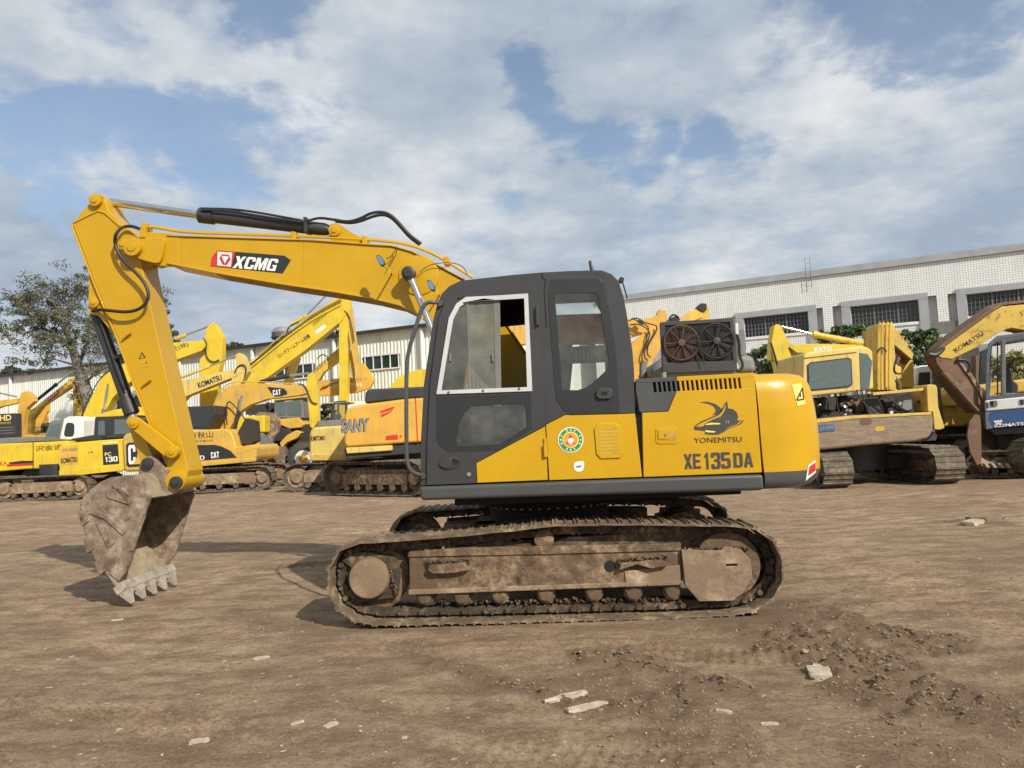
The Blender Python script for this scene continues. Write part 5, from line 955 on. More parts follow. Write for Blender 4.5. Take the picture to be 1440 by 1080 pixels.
hyd(bm_, F, (408, 458), (432, 443), (460, 414), 1.45, .07, .04, 'lyel', 'steel'); hosep(bm_, F, [(403, 468), (406, 460), (412, 456), (420, 453)], 1.1, .03); text(bm_, F, 'lettering', 'KOMATSU LC', (442, 456), (461, 441), 3, 1.12, 'purp')
a_ = plate(T, F, 'arm', [(477, 440), (478, 424), (484, 415.5), (491, 420), (493, 432), (489, 470), (488.5, 640), (477.5, 640), (476.5, 460)], 1.25, 1.7, 'lyel', .012)
plate(a_, F, 'brace', [(489, 425), (494, 432), (508, 533), (501, 533), (490, 470)], 1.3, 1.6, 'catyel', .01); plate(a_, F, 'brace', [(494, 490), (499, 530), (495, 532), (491, 500)], 1.5, 1.65, 'rustyel', .01); hosep(a_, F, [(484, 437), (490, 442), (494, 455), (498, 480)], 1.2, .025)
b = plate(T, F, 'body', [(300, 612), (300, 588), (372, 584), (372, 608)], .2, 2.7, 'lyel', .06); undercarriage(T, F, 350, 668, .1, 4.0, .95, .6, 2.2, 1.4)
# ---- 6 second pale boom machine behind the long-reach arm
F = GF(490, 666, .0); T = thing('excavator', F, 'pale orange excavator with folded lattice-lettered boom behind the tall yellow arm', 'excavator', XG)
bm_ = plate(T, F, 'boom', [(432, 527), (442, 521), (452, 510), (476, 489), (484, 488), (486, 496), (480, 505), (455, 523), (445, 540), (434, 548)], 1.0, 1.4, 'byel', .01); text(bm_, F, 'lettering', 'LSEEFT', (442, 524), (460, 510), 5, 1.0, 'rust', .01)
plate(T, F, 'arm', [(446, 548), (447, 536), (475, 532), (520, 530), (525, 536), (519, 546), (500, 552), (470, 556), (448, 557)], .8, 1.2, 'org', .01); text(T, F, 'lettering', 'LIG ECTIVE', (465, 546), (510, 543), 5, .8, 'wpaint')
plate(T, F, 'boom_root', [(505, 534), (508, 510), (512, 512), (520, 524), (526, 534), (520, 545), (510, 548)], 1.2, 1.6, 'byel', .01)
plate(T, F, 'arm_stub', [(398, 540), (404, 520), (410, 500), (419, 497), (421, 504), (412, 530), (408, 545)], 1.9, 2.2, 'pale', .01)
hyd(T, F, (452, 545), (462, 540), (480, 532), .7, .05, .03, 'rustyel'); hosep(T, F, [(446, 505), (452, 498), (459, 500), (462, 506)], .95, .025)
b = plate(T, F, 'body', [(455, 590), (456, 566), (545, 562), (545, 585)], .2, 2.5, 'byel', .06); plate(T, F, 'spoil_cover', [(486, 576), (490, 570), (500, 565), (512, 564), (513, 574), (490, 578)], -.2, .6, 'wpaint', .03); undercarriage(T, F, 500, 664, .1, 3.8, .95, .6, 2.2, 1.4)
# ---- 7 pale yellow excavator with empty cab
F = GF(480, 690); T = thing('excavator', F, 'pale yellow excavator with scuffed counterweight and open-framed cab, left of the orange one', 'excavator', XG)
b = plate(T, F, 'counterweight', [(434.5, 640), (434.5, 607), (441, 600.5), (484, 598), (530, 597), (530, 640), (484, 645), (437, 645.5)], .15, 2.4, 'pale', .12, seg=4); text(b, F, 'lettering', 'SUMITOMO', (437, 620), (457, 619), 6.5, .15, 'purp', .02, dv=.012)
plate(T, F, 'deck_rail', [(434, 639), (484, 637.5), (590, 628), (590, 637), (484, 648), (437, 648)], .12, 2.35, 'cream', .03)
c = plate(T, F, 'cab', [(447, 600), (447, 592), (490, 589), (490, 598)], .5, 1.6, 'bgrey', .02)
for p in ([(466, 592), (468, 570), (472, 566)], [(472, 566), (487, 565)], [(487, 565), (487, 590)], [(466, 592), (487, 590)]): link('cab_frame', MB().tube([F.P(x, y, .6) for x, y in p], .04, 8), 'bblk', c); link('cab_frame', MB().tube([F.P(x, y, 1.5) for x, y in p], .04, 8), 'bblk', c)
plate(c, F, 'window', [(467, 591), (469, 571), (473, 567), (486, 566), (486, 589)], .585, .6, 'clear'); plate(c, F, 'cab_roof', [(471, 566), (488, 564.5), (489, 566), (471, 568)], .55, 1.6, 'bgrey', .01)
undercarriage(T, F, 497, 685, .05, 3.7, .86, .5, 1.9, 1.3, 'mudl')
plate(T, F, 'boom', [(520, 597), (535, 560), (560, 530), (585, 520), (640, 515), (640, 540), (590, 548), (565, 575), (555, 597)], 1.3, 1.7, 'lyel', .01)
# ---- 8 orange-yellow one with grey lettering
F = GF(560, 697, -.10); T = thing('excavator', F, 'orange-yellow excavator with large silver lettering and black engine cover, just left of the cab', 'excavator', XG)
b = plate(T, F, 'counterweight', [(484, 622), (483.5, 590), (486, 577), (492, 572), (513, 568), (569, 561), (640, 556), (640, 618), (591, 622), (487, 629)], .0, 2.5, 'org', .14, seg=5); plate(b, F, 'body_seam', [(583.5, 560), (585, 560), (588, 622), (586.5, 622)], -.006, .02, 'red')
plate(T, F, 'engine_cover', [(513, 567), (514, 551), (519, 547), (587, 544), (640, 541), (640, 556), (569, 561)], .1, 2.1, 'bblk', .05, seg=3)
plate(T, F, 'deck', [(484, 629), (591, 622), (640, 619), (640, 634), (589, 638), (486, 646)], .1, 2.4, 'bblk', .04); plate(T, F, 'side_step', [(486, 629.5), (552, 626), (552, 633.5), (488, 638)], .0, .3, 'pale', .02)
text(b, F, 'lettering', 'SANY', (479.5, 609.6), (521.5, 606.4), 19, 0, 'black', .075, .2, dv=.006); text(b, F, 'lettering', 'SANY', (480.3, 609.3), (520.7, 606.2), 18, -.008, 'steel', .03, .2, dv=.006)
plate(b, F, 'stripe', [(535, 578), (555, 571), (553, 575.5), (535, 581.5)], -.006, 0, 'red'); plate(b, F, 'stripe', [(536, 583), (552, 577), (551, 579), (536.5, 587)], -.006, 0, 'red'); plate(b, F, 'arrow', [(543, 613), (559, 611), (560, 618), (542, 619)], -.006, 0, 'red'); plate(b, F, 'arrow', [(561, 614), (565, 611), (564.6, 616)], -.006, 0, 'red'); text(b, F, 'lettering', 'XDE', (541, 599), (552, 598), 5, 0, 'pale')
u_, v_ = F.q(575, 690, 1.2)[0], 1.3
for s_ in (-1, 1): track_metric(T, (u_+s_*math.sin(.75)*1.1, v_+s_*math.cos(.75)*1.1), .75, 3.9, .92, .6, n=32)
link('slewing_base', MB().tube([(u_, v_, .4), (u_, v_, 1.2)], .7, 24), 'bblk', T)
plate(T, F, 'boom', [(600, 560), (620, 500), (650, 470), (700, 460), (760, 455), (760, 480), (700, 490), (665, 510), (650, 560)], 1.3, 1.75, 'org', .01)
# ---- 9 left orange machines
F = GF(35, 678); T = thing('excavator', F, 'orange excavator with a steep boom, black cylinder and red label, near the left tree', 'excavator', XG)
bm_ = plate(T, F, 'boom', [(31, 640), (30, 590), (36, 581), (50, 572), (100, 532), (106, 530), (108, 536), (104, 541), (58, 571), (44, 590), (42, 640)], .9, 1.3, 'byel', .01)
a_ = plate(T, F, 'arm', [(104, 520), (109, 514), (115, 514.5), (119, 535), (115, 560), (111.5, 578), (110, 610), (101, 610), (103, 575), (102, 545), (107, 530)], .92, 1.28, 'byel', .01); hyd(bm_, F, (49, 565), (80, 540), (107, 519.5), 1.1, .085, .05, 'bblk')
lb = plate(bm_, F, 'label', [(64, 561), (80, 548.5), (84, 551.5), (68, 565)], .885, .9, 'red'); text(lb, F, 'lettering', 'LIUKA', (67, 563.3), (82, 551.5), 3.4, .885, 'white', .03); hosep(a_, F, [(102, 537), (107, 541), (107, 556), (113, 569)], .88, .03)
b = plate(T, F, 'body', [(15, 640), (15, 612), (100, 606), (100, 634)], .2, 2.4, 'byel', .06); undercarriage(T, F, 55, 672, .1, 3.8, .9, .6, 2.1, 1.3); gcab(T, F, F.q(30, 640, .3)[0]+.2, 1.6, 1.6)
F = GF(60, 672); T = thing('excavator', F, 'deep orange excavator whose low boom carries a black name plate, far left', 'excavator', XG)
bm_ = plate(T, F, 'boom', [(38, 600), (44, 578), (55, 568), (60, 565.5), (101, 564.5), (104, 572), (100, 578), (66, 579), (58, 600)], 1.0, 1.4, 'org', .01); lb = plate(bm_, F, 'name_plate', [(88, 571.5), (91, 568.5), (103.5, 568.5), (104, 575.5), (90, 575.5)], .985, 1.0, 'black'); text(lb, F, 'lettering', 'SANY', (91, 574.5), (103, 574.3), 4.5, .985, 'white', .03)
plate(T, F, 'arm', [(60, 600), (66, 582), (96, 578), (104, 582), (80, 590), (72, 606)], 1.1, 1.3, 'byel', .01); plate(T, F, 'body', [(30, 634), (30, 608), (130, 600), (130, 625)], .2, 2.6, 'org', .06); undercarriage(T, F, 80, 668, 0, 4, .9, .6, 2.2, 1.4)
plate(T, F, 'deck_rail', [(21, 603.5), (66, 601), (66, 604.5), (21, 607)], -.1, .2, 'pale', .02)
F = GF(10, 684); T = thing('excavator', F, 'orange excavator with pointed boom tip beside a black lettered grille, left edge', 'excavator', XG)
plate(T, F, 'arm', [(22, 645), (22, 604), (26, 570), (29, 553), (35.5, 550), (41, 553), (45.5, 558), (48, 564), (37, 574), (33, 590), (31, 645)], .8, 1.15, 'org', .01); gp = plate(T, F, 'grille', [(-50, 592), (0, 582), (21, 581), (21.5, 614), (0, 615), (-50, 622)], .0, .5, 'bblk', .02)
text(gp, F, 'lettering', 'HD', (0, 592), (16, 591), 8, 0, 'lemon', .02); text(gp, F, 'lettering', 'MMMM', (0, 597), (15, 596), 3, 0, 'org')
for k in range(3): plate(gp, F, 'slat', [(-30, 603+k*4), (20, 600+k*4), (20, 601+k*4), (-30, 604+k*4)], -.02, 0, 'bgrey')
plate(T, F, 'boom', [(-70, 590), (-40, 574), (0, 563), (24, 560), (24, 567), (0, 572), (-40, 590), (-50, 610)], .9, 1.2, 'byel', .01); plate(T, F, 'body', [(-80, 650), (-80, 610), (0, 612), (30, 612), (30, 645)], .5, 2.6, 'org', .06); undercarriage(T, F, -20, 680, 0, 3.8, .9, .6, 2.1, 1.5)
hyd(T, F, (-20, 548), (0, 553), (24, 558), 1.0, .06, .04, 'bgrey')
# ---- 10 orange boom right of the cab
F = GF(900, 668, .0); T = thing('excavator', F, 'bright orange excavator with hose-draped boom, directly behind the charcoal cab', 'excavator', XG)
bm_ = plate(T, F, 'boom', [(840, 470), (884, 449), (900, 450), (914, 447), (924, 443), (928, 434.5), (937, 437), (939, 452), (931, 459), (925, 463), (890, 473), (850, 500)], 1.0, 1.4, 'org', .01); plate(T, F, 'arm', [(880, 540), (886, 487), (893, 478), (905, 468), (925, 461), (931, 460), (930, 487), (922, 502), (912, 515), (905, 540)], .8, 1.2, 'org', .01)
for pts in ([(884, 451), (895, 446), (905, 453), (916, 456), (925, 458), (921, 470), (912, 483), (909, 497), (915, 503)], [(886, 457), (898, 455), (912, 463), (914, 474), (906, 488), (902, 502), (904, 508)], [(888, 448), (900, 452), (914, 460), (908, 478), (911, 500)]): hosep(T, F, pts, .7, .022)
plate(T, F, 'cylinder_mount', [(896, 452), (901, 447), (906, 452), (904, 458)], .72, .8, 'rustyel'); plate(T, F, 'white_cover', [(888, 535), (889, 508), (905, 509), (915, 514), (925, 530), (925, 540)], 1.4, 2.0, 'wpaint', .05)
plate(T, F, 'body', [(820, 610), (820, 560), (930, 556), (930, 605)], .3, 2.6, 'org', .06); undercarriage(T, F, 880, 664, 0, 3.8, .9, .6, 2.1, 1.4)
F = GF(985, 664, .0); T = thing('excavator', F, 'pale yellow excavator with only its curved boom end showing above the twin cooling fans', 'excavator', XG)
plate(T, F, 'boom', [(930, 470), (950, 452), (958, 446), (968, 439), (980, 434), (986, 433), (989, 446), (962, 456), (945, 480)], .9, 1.3, 'byel', .01); plate(T, F, 'arm', [(980, 450), (983, 434), (990, 428), (997, 431), (998.5, 450), (996, 470), (985, 480)], .95, 1.25, 'byel', .01); plate(T, F, 'arm_tip', [(980, 433), (986, 426), (994, 427), (994, 436), (987, 438)], .85, 1.3, 'grime', .02)
hosep(T, F, [(940, 452), (943, 444), (949, 442), (955, 447)], .85, .03); plate(T, F, 'hose_block', [(943, 453), (945, 446), (953, 443), (957, 449), (952, 455)], .85, 1.1, 'grime', .02); plate(T, F, 'body', [(930, 600), (930, 560), (1040, 550), (1040, 595)], .3, 2.6, 'byel', .06); undercarriage(T, F, 985, 660, 0, 3.8, .9, .6, 2.1, 1.4)
# ---- 11 cream excavator seen from behind with stripped engine bay
F = GF(1257, 684.5, .0); T = thing('excavator', F, 'derelict cream-yellow excavator seen from the rear, engine bay open, on two muddy tracks', 'excavator', XG)
cwt = plate(T, F, 'counterweight', [(1128, 592), (1142, 589.5), (1200, 584), (1312, 579.5), (1314, 592), (1313, 606), (1307, 616), (1290, 621), (1213, 627), (1160, 633), (1130, 633)], .0, .9, 'rust', .07, seg=4)
cwt.data.materials[0] = paint('weathered_counterweight', (.29, .21, .115), .8, .85, (.19, .15, .115), 4, rust=.30, rcol=(.10, .065, .045), bump=.3, streak='h'); CWM = cwt.data.materials[0]
plate(cwt, F, 'sign', [(1146, 598), (1172, 596.5), (1174, 606), (1147, 608)], -.015, 0, 'blue'); text(cwt, F, 'lettering', 'KEMPPI', (1149, 605.5), (1171.5, 604), 5, -.015, 'steel')
for q_, m_ in (([(1209, 589), (1225, 588), (1226, 597), (1210, 598)], 'rust'), ([(1230, 600), (1244, 599), (1244, 606), (1231, 607)], 'rustyel')): plate(cwt, F, 'worn_decal', q_, -.006, 0, m_, r=.2)
plate(cwt, F, 'top_lip', [(1135, 591), (1200, 584.5), (1310, 579.5), (1310, 583), (1200, 589), (1140, 596)], -.015, .1, 'cream', .01)
plate(T, F, 'corner_panel', [(1303, 543), (1306, 540.5), (1316, 541), (1318.5, 545), (1320, 573), (1329, 602), (1322, 604.5), (1314, 604), (1312, 579.5), (1305, 579)], .03, .6, 'cream', .02)
plate(T, F, 'bay_rail', [(1228, 552), (1303, 545), (1303.5, 549), (1228, 556)], .1, .25, 'cream', .01); plate(T, F, 'bay_post', [(1300, 546), (1305, 545), (1306, 580), (1301, 580)], .1, .2, 'rustyel'); plate(T, F, 'bay_back', [(1135, 560), (1303, 548), (1305, 600), (1136, 610)], 1.3, 1.4, 'grime'); plate(T, F, 'bay_floor', [(1135, 592), (1305, 583), (1306, 612), (1136, 616)], .8, 2.6, 'grime')
rng = random.Random(5)
for x, y, w, h in ((1150, 573, 16, 22), (1163, 568, 14, 18), (1176, 572, 10, 30), (1189, 566, 20, 18), (1206, 572, 14, 24), (1222, 570, 18, 20), (1238, 574, 12, 22), (1248, 568, 14, 16), (1170, 584, 30, 10), (1215, 586, 40, 8), (1260, 582, 30, 8)):
    c = F.P(x, y, .5+rng.random()*.5); s_ = F.sc(x, y, .7); en = MB()
    if rng.random() < .45: en.tube([c-Vector((w*s_/2, 0, 0)), c+Vector((w*s_/2, 0, rng.uniform(-.03, .03)))], h*s_/2.3, 14)
    else: en.box(c, (w*s_, .4, h*s_), Matrix.Rotation(rng.uniform(-.2, .2), 3, 'Y'))
    link('engine_component', en, rng.choice(['grime', 'grime', 'bgrey', 'rust', 'bblk']), T, .01)
for k in range(26):
    x, y = rng.uniform(1142, 1296), rng.uniform(560, 590); c = F.P(x, y, rng.uniform(.2, .6)); en = MB(); en.tube([c-Vector((.03, 0, 0)), c+Vector((.03, .02, rng.uniform(-.06, .06)))], rng.uniform(.02, .06), 8); link('engine_fitting', en, rng.choice(['grime', 'bgrey', 'rust', 'steel', 'mud']), T)
plate(T, F, 'air_filter', [(1268, 574), (1272, 553), (1280, 552), (1286, 562), (1285, 575), (1276, 578)], .3, .7, 'bgrey', .02)
for pts in ([(1205, 548), (1207, 558), (1218, 570), (1231, 582)], [(1244, 556), (1258, 566), (1268, 574)], [(1212, 548), (1214, 562), (1222, 582)], [(1176, 556), (1178, 575), (1184, 586)], [(1150, 560), (1160, 556), (1168, 566)], [(1234, 560), (1240, 572), (1242, 582)]): hosep(T, F, pts, .15, .016)
c = plate(T, F, 'cab', [(1128, 559), (1129.5, 499), (1135, 495), (1208, 486.5), (1221, 488), (1228, 494), (1229, 547), (1209, 550)], .3, 1.9, 'pale', .05, seg=3); plate(c, F, 'window_seal', rnd([(1135, 510), (1197.5, 502), (1199, 541), (1193, 545), (1136, 550)], .08), .285, .3, 'bblk'); plate(c, F, 'window', rnd([(1137, 512), (1196, 504), (1197, 540), (1191, 543), (1138, 548)], .08), .27, .286, 'gglass')
plate(c, F, 'window', [(1209, 496), (1220, 498), (1226.5, 508), (1222.5, 546), (1211, 547)], .285, .3, 'gglass'); plate(c, F, 'rain_gutter', [(1129, 503), (1135, 500), (1206, 492), (1206, 495), (1136, 503)], .27, .31, 'pale', .01)
bm_ = plate(T, F, 'boom', [(1232, 549), (1233, 459), (1236, 454.5), (1252, 454.5), (1257, 458), (1258, 484), (1261, 520), (1260, 549)], 1.2, 1.75, 'cream', .02); plate(bm_, F, 'boom_side', [(1250, 455), (1256, 457), (1285, 498), (1283, 506), (1257, 484)], 1.8, 3.2, 'cream', .01)
for x in (1234.5, 1240, 1246, 1251): hosep(bm_, F, [(x, 548), (x-.3, 520), (x, 480), (x+.5, 458), (x+3, 453)], 1.12, .025, 'hydraulic_tube', 'byel' if x > 1236 else 'rustyel')
text(bm_, F, 'lettering', 'KATO', (1259, 468), (1280, 494), 7, 1.8, 'rustyel', .01); plate(bm_, F, 'boom_cavity', [(1257, 485), (1282, 505), (1276, 510), (1270, 500), (1262, 512), (1257, 505)], 1.9, 2.2, 'rust')
plate(T, F, 'arm', [(1264, 545), (1270, 520), (1281, 503), (1285, 508), (1286, 545)], 2.0, 2.5, 'rustyel', .02); plate(bm_, F, 'boom_foot', [(1256, 512), (1268, 516), (1268, 532), (1258, 534), (1250, 528)], 1.3, 1.7, 'byel', .02)
hosep(bm_, F, [(1262, 500), (1258, 512), (1257, 522), (1262, 526), (1268, 525)], 1.2, .022); hosep(bm_, F, [(1234, 495), (1238, 489), (1243, 489), (1246, 495)], 1.05, .022); link('exhaust', MB().tube([F.P(1265, 550, .9), F.P(1264, 540, .9), F.P(1261, 534, .9)], .05, 10), 'rust', T)
for x in (1178.5, 1336): u_ = F.q(x, 684, .0)[0]; track_metric(T, (u_, 1.75), math.pi/2, 3.8, .80, .62, mat='bshoe', n=30)
u_ = F.q(1257, 684, .0)[0]; link('slewing_base', MB().tube([(u_, 1.7, .3), (u_, 1.7, .95)], .7, 24), 'bblk', T); link('carbody', MB().box((u_, 1.75, .45), (2.0, 1.0, .3)), 'grime', T); plate(T, F, 'deck', [(1140, 615), (1310, 605), (1318, 612), (1316, 619), (1140, 632)], .3, 3.0, 'bblk')
# ---- 12 yellow one behind it with arm up
F = GF(1150, 668, .0); T = thing('excavator', F, 'bright yellow excavator with upright arm and white-lettered boom behind the derelict cream one', 'excavator', XG)
a_ = plate(T, F, 'arm', [(1089, 458), (1092, 456), (1097, 456.5), (1100, 462), (1106, 474), (1112, 484), (1109, 491), (1114.5, 504), (1117, 530), (1118, 600), (1100, 600), (1094, 525), (1091, 508), (1084, 505.5), (1085, 481)], .9, 1.25, 'lyel', .01)
bm_ = plate(T, F, 'boom', [(1110, 488), (1115, 484), (1160, 483.5), (1213, 485), (1260, 520), (1270, 570), (1245, 570), (1225, 530), (1190, 500), (1121, 496)], .85, 1.3, 'lyel', .01); text(bm_, F, 'lettering', 'KATO', (1145, 494.5), (1170, 492), 6, .85, 'white', .05)
hyd(bm_, F, (1213, 483), (1142, 470), (1099, 459.5), 1.05, .085, .04, 'byel', 'chrome'); hosep(a_, F, [(1094, 508), (1100, 511), (1106, 513), (1112, 511)], .84, .03); hosep(a_, F, [(1084, 482), (1089, 498), (1095, 520)], .84, .03)
plate(T, F, 'body', [(1200, 615), (1200, 570), (1300, 562), (1300, 610)], .3, 2.6, 'lyel', .06); undercarriage(T, F, 1240, 664, 0, 3.8, .9, .6, 2.1, 1.4)
# ---- 13 rusty boom on the right
F = GF(1410, 676, .0); T = thing('excavator', F, 'rusty brown-yellow excavator with bent boom reaching down left to a rusty bucket, right edge', 'excavator', XG)
bm_ = plate(T, F, 'boom', [(1318, 500), (1327, 489), (1351, 471), (1376, 453), (1398.5, 437), (1410, 430.5), (1440, 428), (1480, 438), (1520, 470), (1540, 540), (1500, 540), (1480, 480), (1440, 464), (1422, 461), (1406, 467), (1372, 489), (1339, 505), (1324, 503)], .9, 1.35, 'rustyel', .012)
p = Q(F, [(1320, 498), (1327, 487.5), (1351, 469.5), (1376, 451.5), (1398.5, 435.5), (1410, 429), (1440, 426), (1480, 436)], .9); link('boom_tubes', MB().prism(strip(p, .07), .88, 1.37), 'rust', bm_); text(bm_, F, 'lettering', 'KOMATSU', (1344, 496.5), (1384, 471), 6.5, .9, 'purp', .02)
a_ = plate(T, F, 'arm', [(1310, 492), (1316, 500), (1330, 500), (1345, 504), (1366, 530), (1386, 560), (1384, 580), (1372, 580), (1350, 556), (1329, 528), (1318, 512)], .92, 1.33, 'rust', .02); plate(a_, F, 'arm_side', [(1345, 505), (1352, 505), (1388, 556), (1385, 566), (1365, 532)], .88, .92, 'bucket', .005)
hosep(a_, F, [(1347, 506), (1358, 506), (1365, 514), (1363, 522)], .85, .03); hosep(a_, F, [(1306, 498), (1314, 500), (1322, 496), (1327, 489)], .85, .05, 'hose_guard', 'bblk'); hyd(a_, F, (1326, 524), (1345, 545), (1375, 578), .8, .07, .04, 'rust', 'rust')
bk_ = plate(T, F, 'bucket', [(1364, 592), (1371, 583), (1378, 584), (1380, 592), (1381, 652), (1374, 655), (1364, 636), (1360, 612)], .5, .56, 'rust', .02); plate(bk_, F, 'bucket_back', [(1380, 588), (1418, 600), (1418, 646), (1381, 622)], 1.55, 1.62, 'rust', .02)
link('bucket_floor', MB().add([F.P(1380, 652, .5), F.P(1380, 622, 1.55), F.P(1419, 648, 1.55), F.P(1423, 656, .6)]+[p_-Vector((0, 0, .05)) for p_ in (F.P(1380, 652, .5), F.P(1380, 622, 1.55), F.P(1419, 648, 1.55), F.P(1423, 656, .6))], [(0, 1, 2, 3), (7, 6, 5, 4), (0, 4, 5, 1), (1, 5, 6, 2), (2, 6, 7, 3), (3, 7, 4, 0)]), 'buckin', bk_)
for k in range(4): plate(bk_, F, 'bucket_tooth', [(1384+k*10, 651.5), (1388+k*10, 651.5), (1392+k*10, 657.5), (1389+k*10, 658)], .46, .56, 'teeth')
plate(T, F, 'body', [(1500, 610), (1500, 560), (1620, 550), (1620, 600)], .3, 2.6, 'rustyel', .06); undercarriage(T, F, 1500, 672, 0, 3.8, .9, .6, 2.1, 1.4)
# ---- 14 clutter machine between them
F = GF(1385, 664, .0); T = thing('excavator', F, 'dusty yellow-brown excavator mostly hidden in shade behind the rusty bent arm', 'excavator', XG)
plate(T, F, 'body', [(1318, 560), (1345, 545), (1440, 533), (1470, 531), (1470, 549), (1400, 555), (1385, 570), (1385, 600), (1318, 600)], .3, 2.6, 'rustyel', .06); plate(T, F, 'frame_rail', [(1328, 565), (1362, 563), (1362, 569), (1328, 571)], .2, .3, 'catyel', .01)
for x in (1334, 1348, 1372): plate(T, F, 'post', [(x, 500), (x+4, 500), (x+5, 550), (x, 550)], .5, .7, 'rust', .01)
c = plate(T, F, 'cab', [(1373, 545), (1376, 488), (1392, 482), (1396, 545)], .6, 1.7, 'bgrey', .04); plate(c, F, 'window', [(1377, 540), (1379, 494), (1389, 490), (1391, 540)], .58, .6, 'dglass')
wp = plate(T, F, 'tank', rnd([(1286, 545), (1289, 518), (1294, 514), (1310, 513), (1312, 545)], .12), .4, 1.4, 'wpaint', .06); plate(wp, F, 'tank_opening', [(1291, 545), (1293, 524), (1308, 523), (1308, 545)], .38, .4, 'grime'); plate(T, F, 'upright_pipe', [(1313, 508), (1318, 505), (1323, 545), (1328, 590), (1320, 590)], .1, .2, 'rust', .02)
undercarriage(T, F, 1355, 660, 1.2, 3.8, .95, .6, 2.0, 1.4, 'bshoe')
# ---- 15 blue and white cab at the right edge
F = GF(1430, 672, .50); T = thing('excavator', F, 'small blue and white excavator with open window frames and white lettering, right edge', 'excavator', XG)
b = plate(T, F, 'lower_panel', [(1386, 578), (1440, 574), (1500, 570), (1500, 594), (1440, 598.5), (1387, 603.5)], .0, 1.6, 'blue', .03); plate(b, F, 'scraped_edge', [(1385.5, 579), (1392, 579), (1389, 590), (1396, 602), (1387, 603.6)], -.015, 0, 'bgrey'); w_ = plate(T, F, 'cab_belt', [(1385, 563), (1440, 557.5), (1500, 553), (1500, 570), (1440, 574), (1386, 578.5)], -.02, 1.6, 'wpaint', .03)
plate(w_, F, 'door_handle', rnd([(1392, 563.5), (1402.5, 563), (1403, 571.5), (1393, 572)], .15), -.04, -.02, 'bgrey', .005); plate(w_, F, 'handle_recess', [(1392.5, 564.5), (1397, 564), (1397, 571), (1393.5, 571.5)], -.045, -.038, 'dark'); plate(w_, F, 'latch', [(1434, 562), (1440, 561.5), (1440, 569), (1435, 569)], -.04, -.02, 'bblk', .004); plate(w_, F, 'latch', [(1386, 566), (1389, 566), (1389.5, 574), (1387, 574)], -.04, -.02, 'bblk', .004)
text(b, F, 'lettering', 'KOMATSU', (1399, 601.3), (1447, 597.3), 4.5, 0, 'white', .03)
for x, y in ((1399.5, 593), (1403.5, 592.5), (1407.5, 592), (1402, 596), (1406, 595.6)): u, z = F.q(x, y, 0); link('emblem', MB().vcyl(u, z, -.012, -.002, .028, 10), 'white', b)
cf_ = plate(T, F, 'cab', [(1386, 563), (1387, 500), (1390, 483), (1398, 476), (1440, 469.5), (1500, 466), (1500, 553), (1440, 557.5)], -.01, .06, 'dullblue', .01, holes=([(1391, 557), (1391.5, 505), (1394, 487), (1401, 481), (1407, 480.5), (1408, 555)][::-1], [(1414, 554), (1413, 481), (1440, 477), (1494, 473), (1494, 549), (1440, 552.5)][::-1]))
plate(cf_, F, 'cab_roof', [(1396, 477.5), (1402, 472), (1440, 467), (1505, 463), (1503, 470), (1440, 473)], .0, 1.5, 'bgrey', .02); plate(cf_, F, 'far_side', [(1386, 563), (1390, 483), (1398, 476), (1500, 466), (1500, 553)], 1.5, 1.56, 'bgrey', 0, holes=([(1392, 557), (1395, 487), (1494, 473), (1494, 549)][::-1],))
for x in (1402, 1409.5): plate(cf_, F, 'window_post', [(x, 480), (x+1.6, 480), (x+2, 556), (x, 556)], .07, .12, 'bblk'); 
plate(cf_, F, 'window_post', [(1409, 479), (1414, 478.5), (1414.5, 555), (1409, 555.5)], -.02, .08, 'bgrey', .01)
plate(cf_, F, 'seat', rnd([(1410, 552), (1412, 518), (1420, 515), (1424, 535), (1432, 540), (1432, 552)], .2), .5, 1.0, 'seat', .03)
plate(T, F, 'deck', [(1387, 603), (1500, 594), (1500, 606), (1400, 612)], .1, 1.6, 'bblk', .02); undercarriage(T, F, 1450, 670, 0, 2.6, .62, .45, 1.5, .9, 'mud')
# ================================================================== buildings
def corner(px_, D_):
    d = ray(px_, 540+FPX*math.tan(PITCH)-(px_-720)*ROLL); h = Vector((d.x, d.y, 0)).normalized(); k = fw.x*d.x+fw.y*d.y; t = D_/k; return Vector((d.x*t, d.y*t))
A, B = corner(0, 48.7), corner(600, 34.7); ya = math.atan2(A.y-B.y, B.x-A.x); F = Frame((A.x, A.y), ya); LU = (B-A).length
T = thing('industrial_shed', F, 'long pale ribbed metal shed with green-tinted strip windows behind the machines on the left', 'shed')
ZT = sum(F.q(x, y)[1] for x, y in ((60, 522.6), (312, 492), (475, 475), (600, 460)))/4
mt, nt, b_ = new_mat('pale_metal_cladding'); Lk = nt.links.new; tc = N(nt, 'ShaderNodeTexCoord'); mp = N(nt, 'ShaderNodeMapping'); mp.inputs['Scale'].default_value = (1.5, 1, .12); Lk(tc.outputs['Object'], mp.inputs[0]); n_ = N(nt, 'ShaderNodeTexNoise', Scale=1.5, Detail=8, Roughness=.65); Lk(mp.outputs[0], n_.inputs['Vector'])
Lk(ramp(nt, n_.outputs[0], [(.3, (.60, .64, .58)), (.6, (.78, .81, .75))]), b_.inputs['Base Color']); b_.inputs['Roughness'].default_value = .55; MT['clad'] = mt
wins = [[(514, 501), (560.5, 497), (562, 517.5), (516, 520.5)], [(388, 519), (440, 510), (441, 528), (390, 536)], [(165, 560), (215, 553), (216, 572), (166, 579)]]
WQ = [[F.q(x, y)[0] for x, y in w] for w in wins]; WZ = [[F.q(x, y)[1] for x, y in w] for w in wins]
wr = [(min(a), max(a), min(c)+.02, max(c)-.02) for a, c in zip(WQ, WZ)]
mb = MB(); u = -30.0
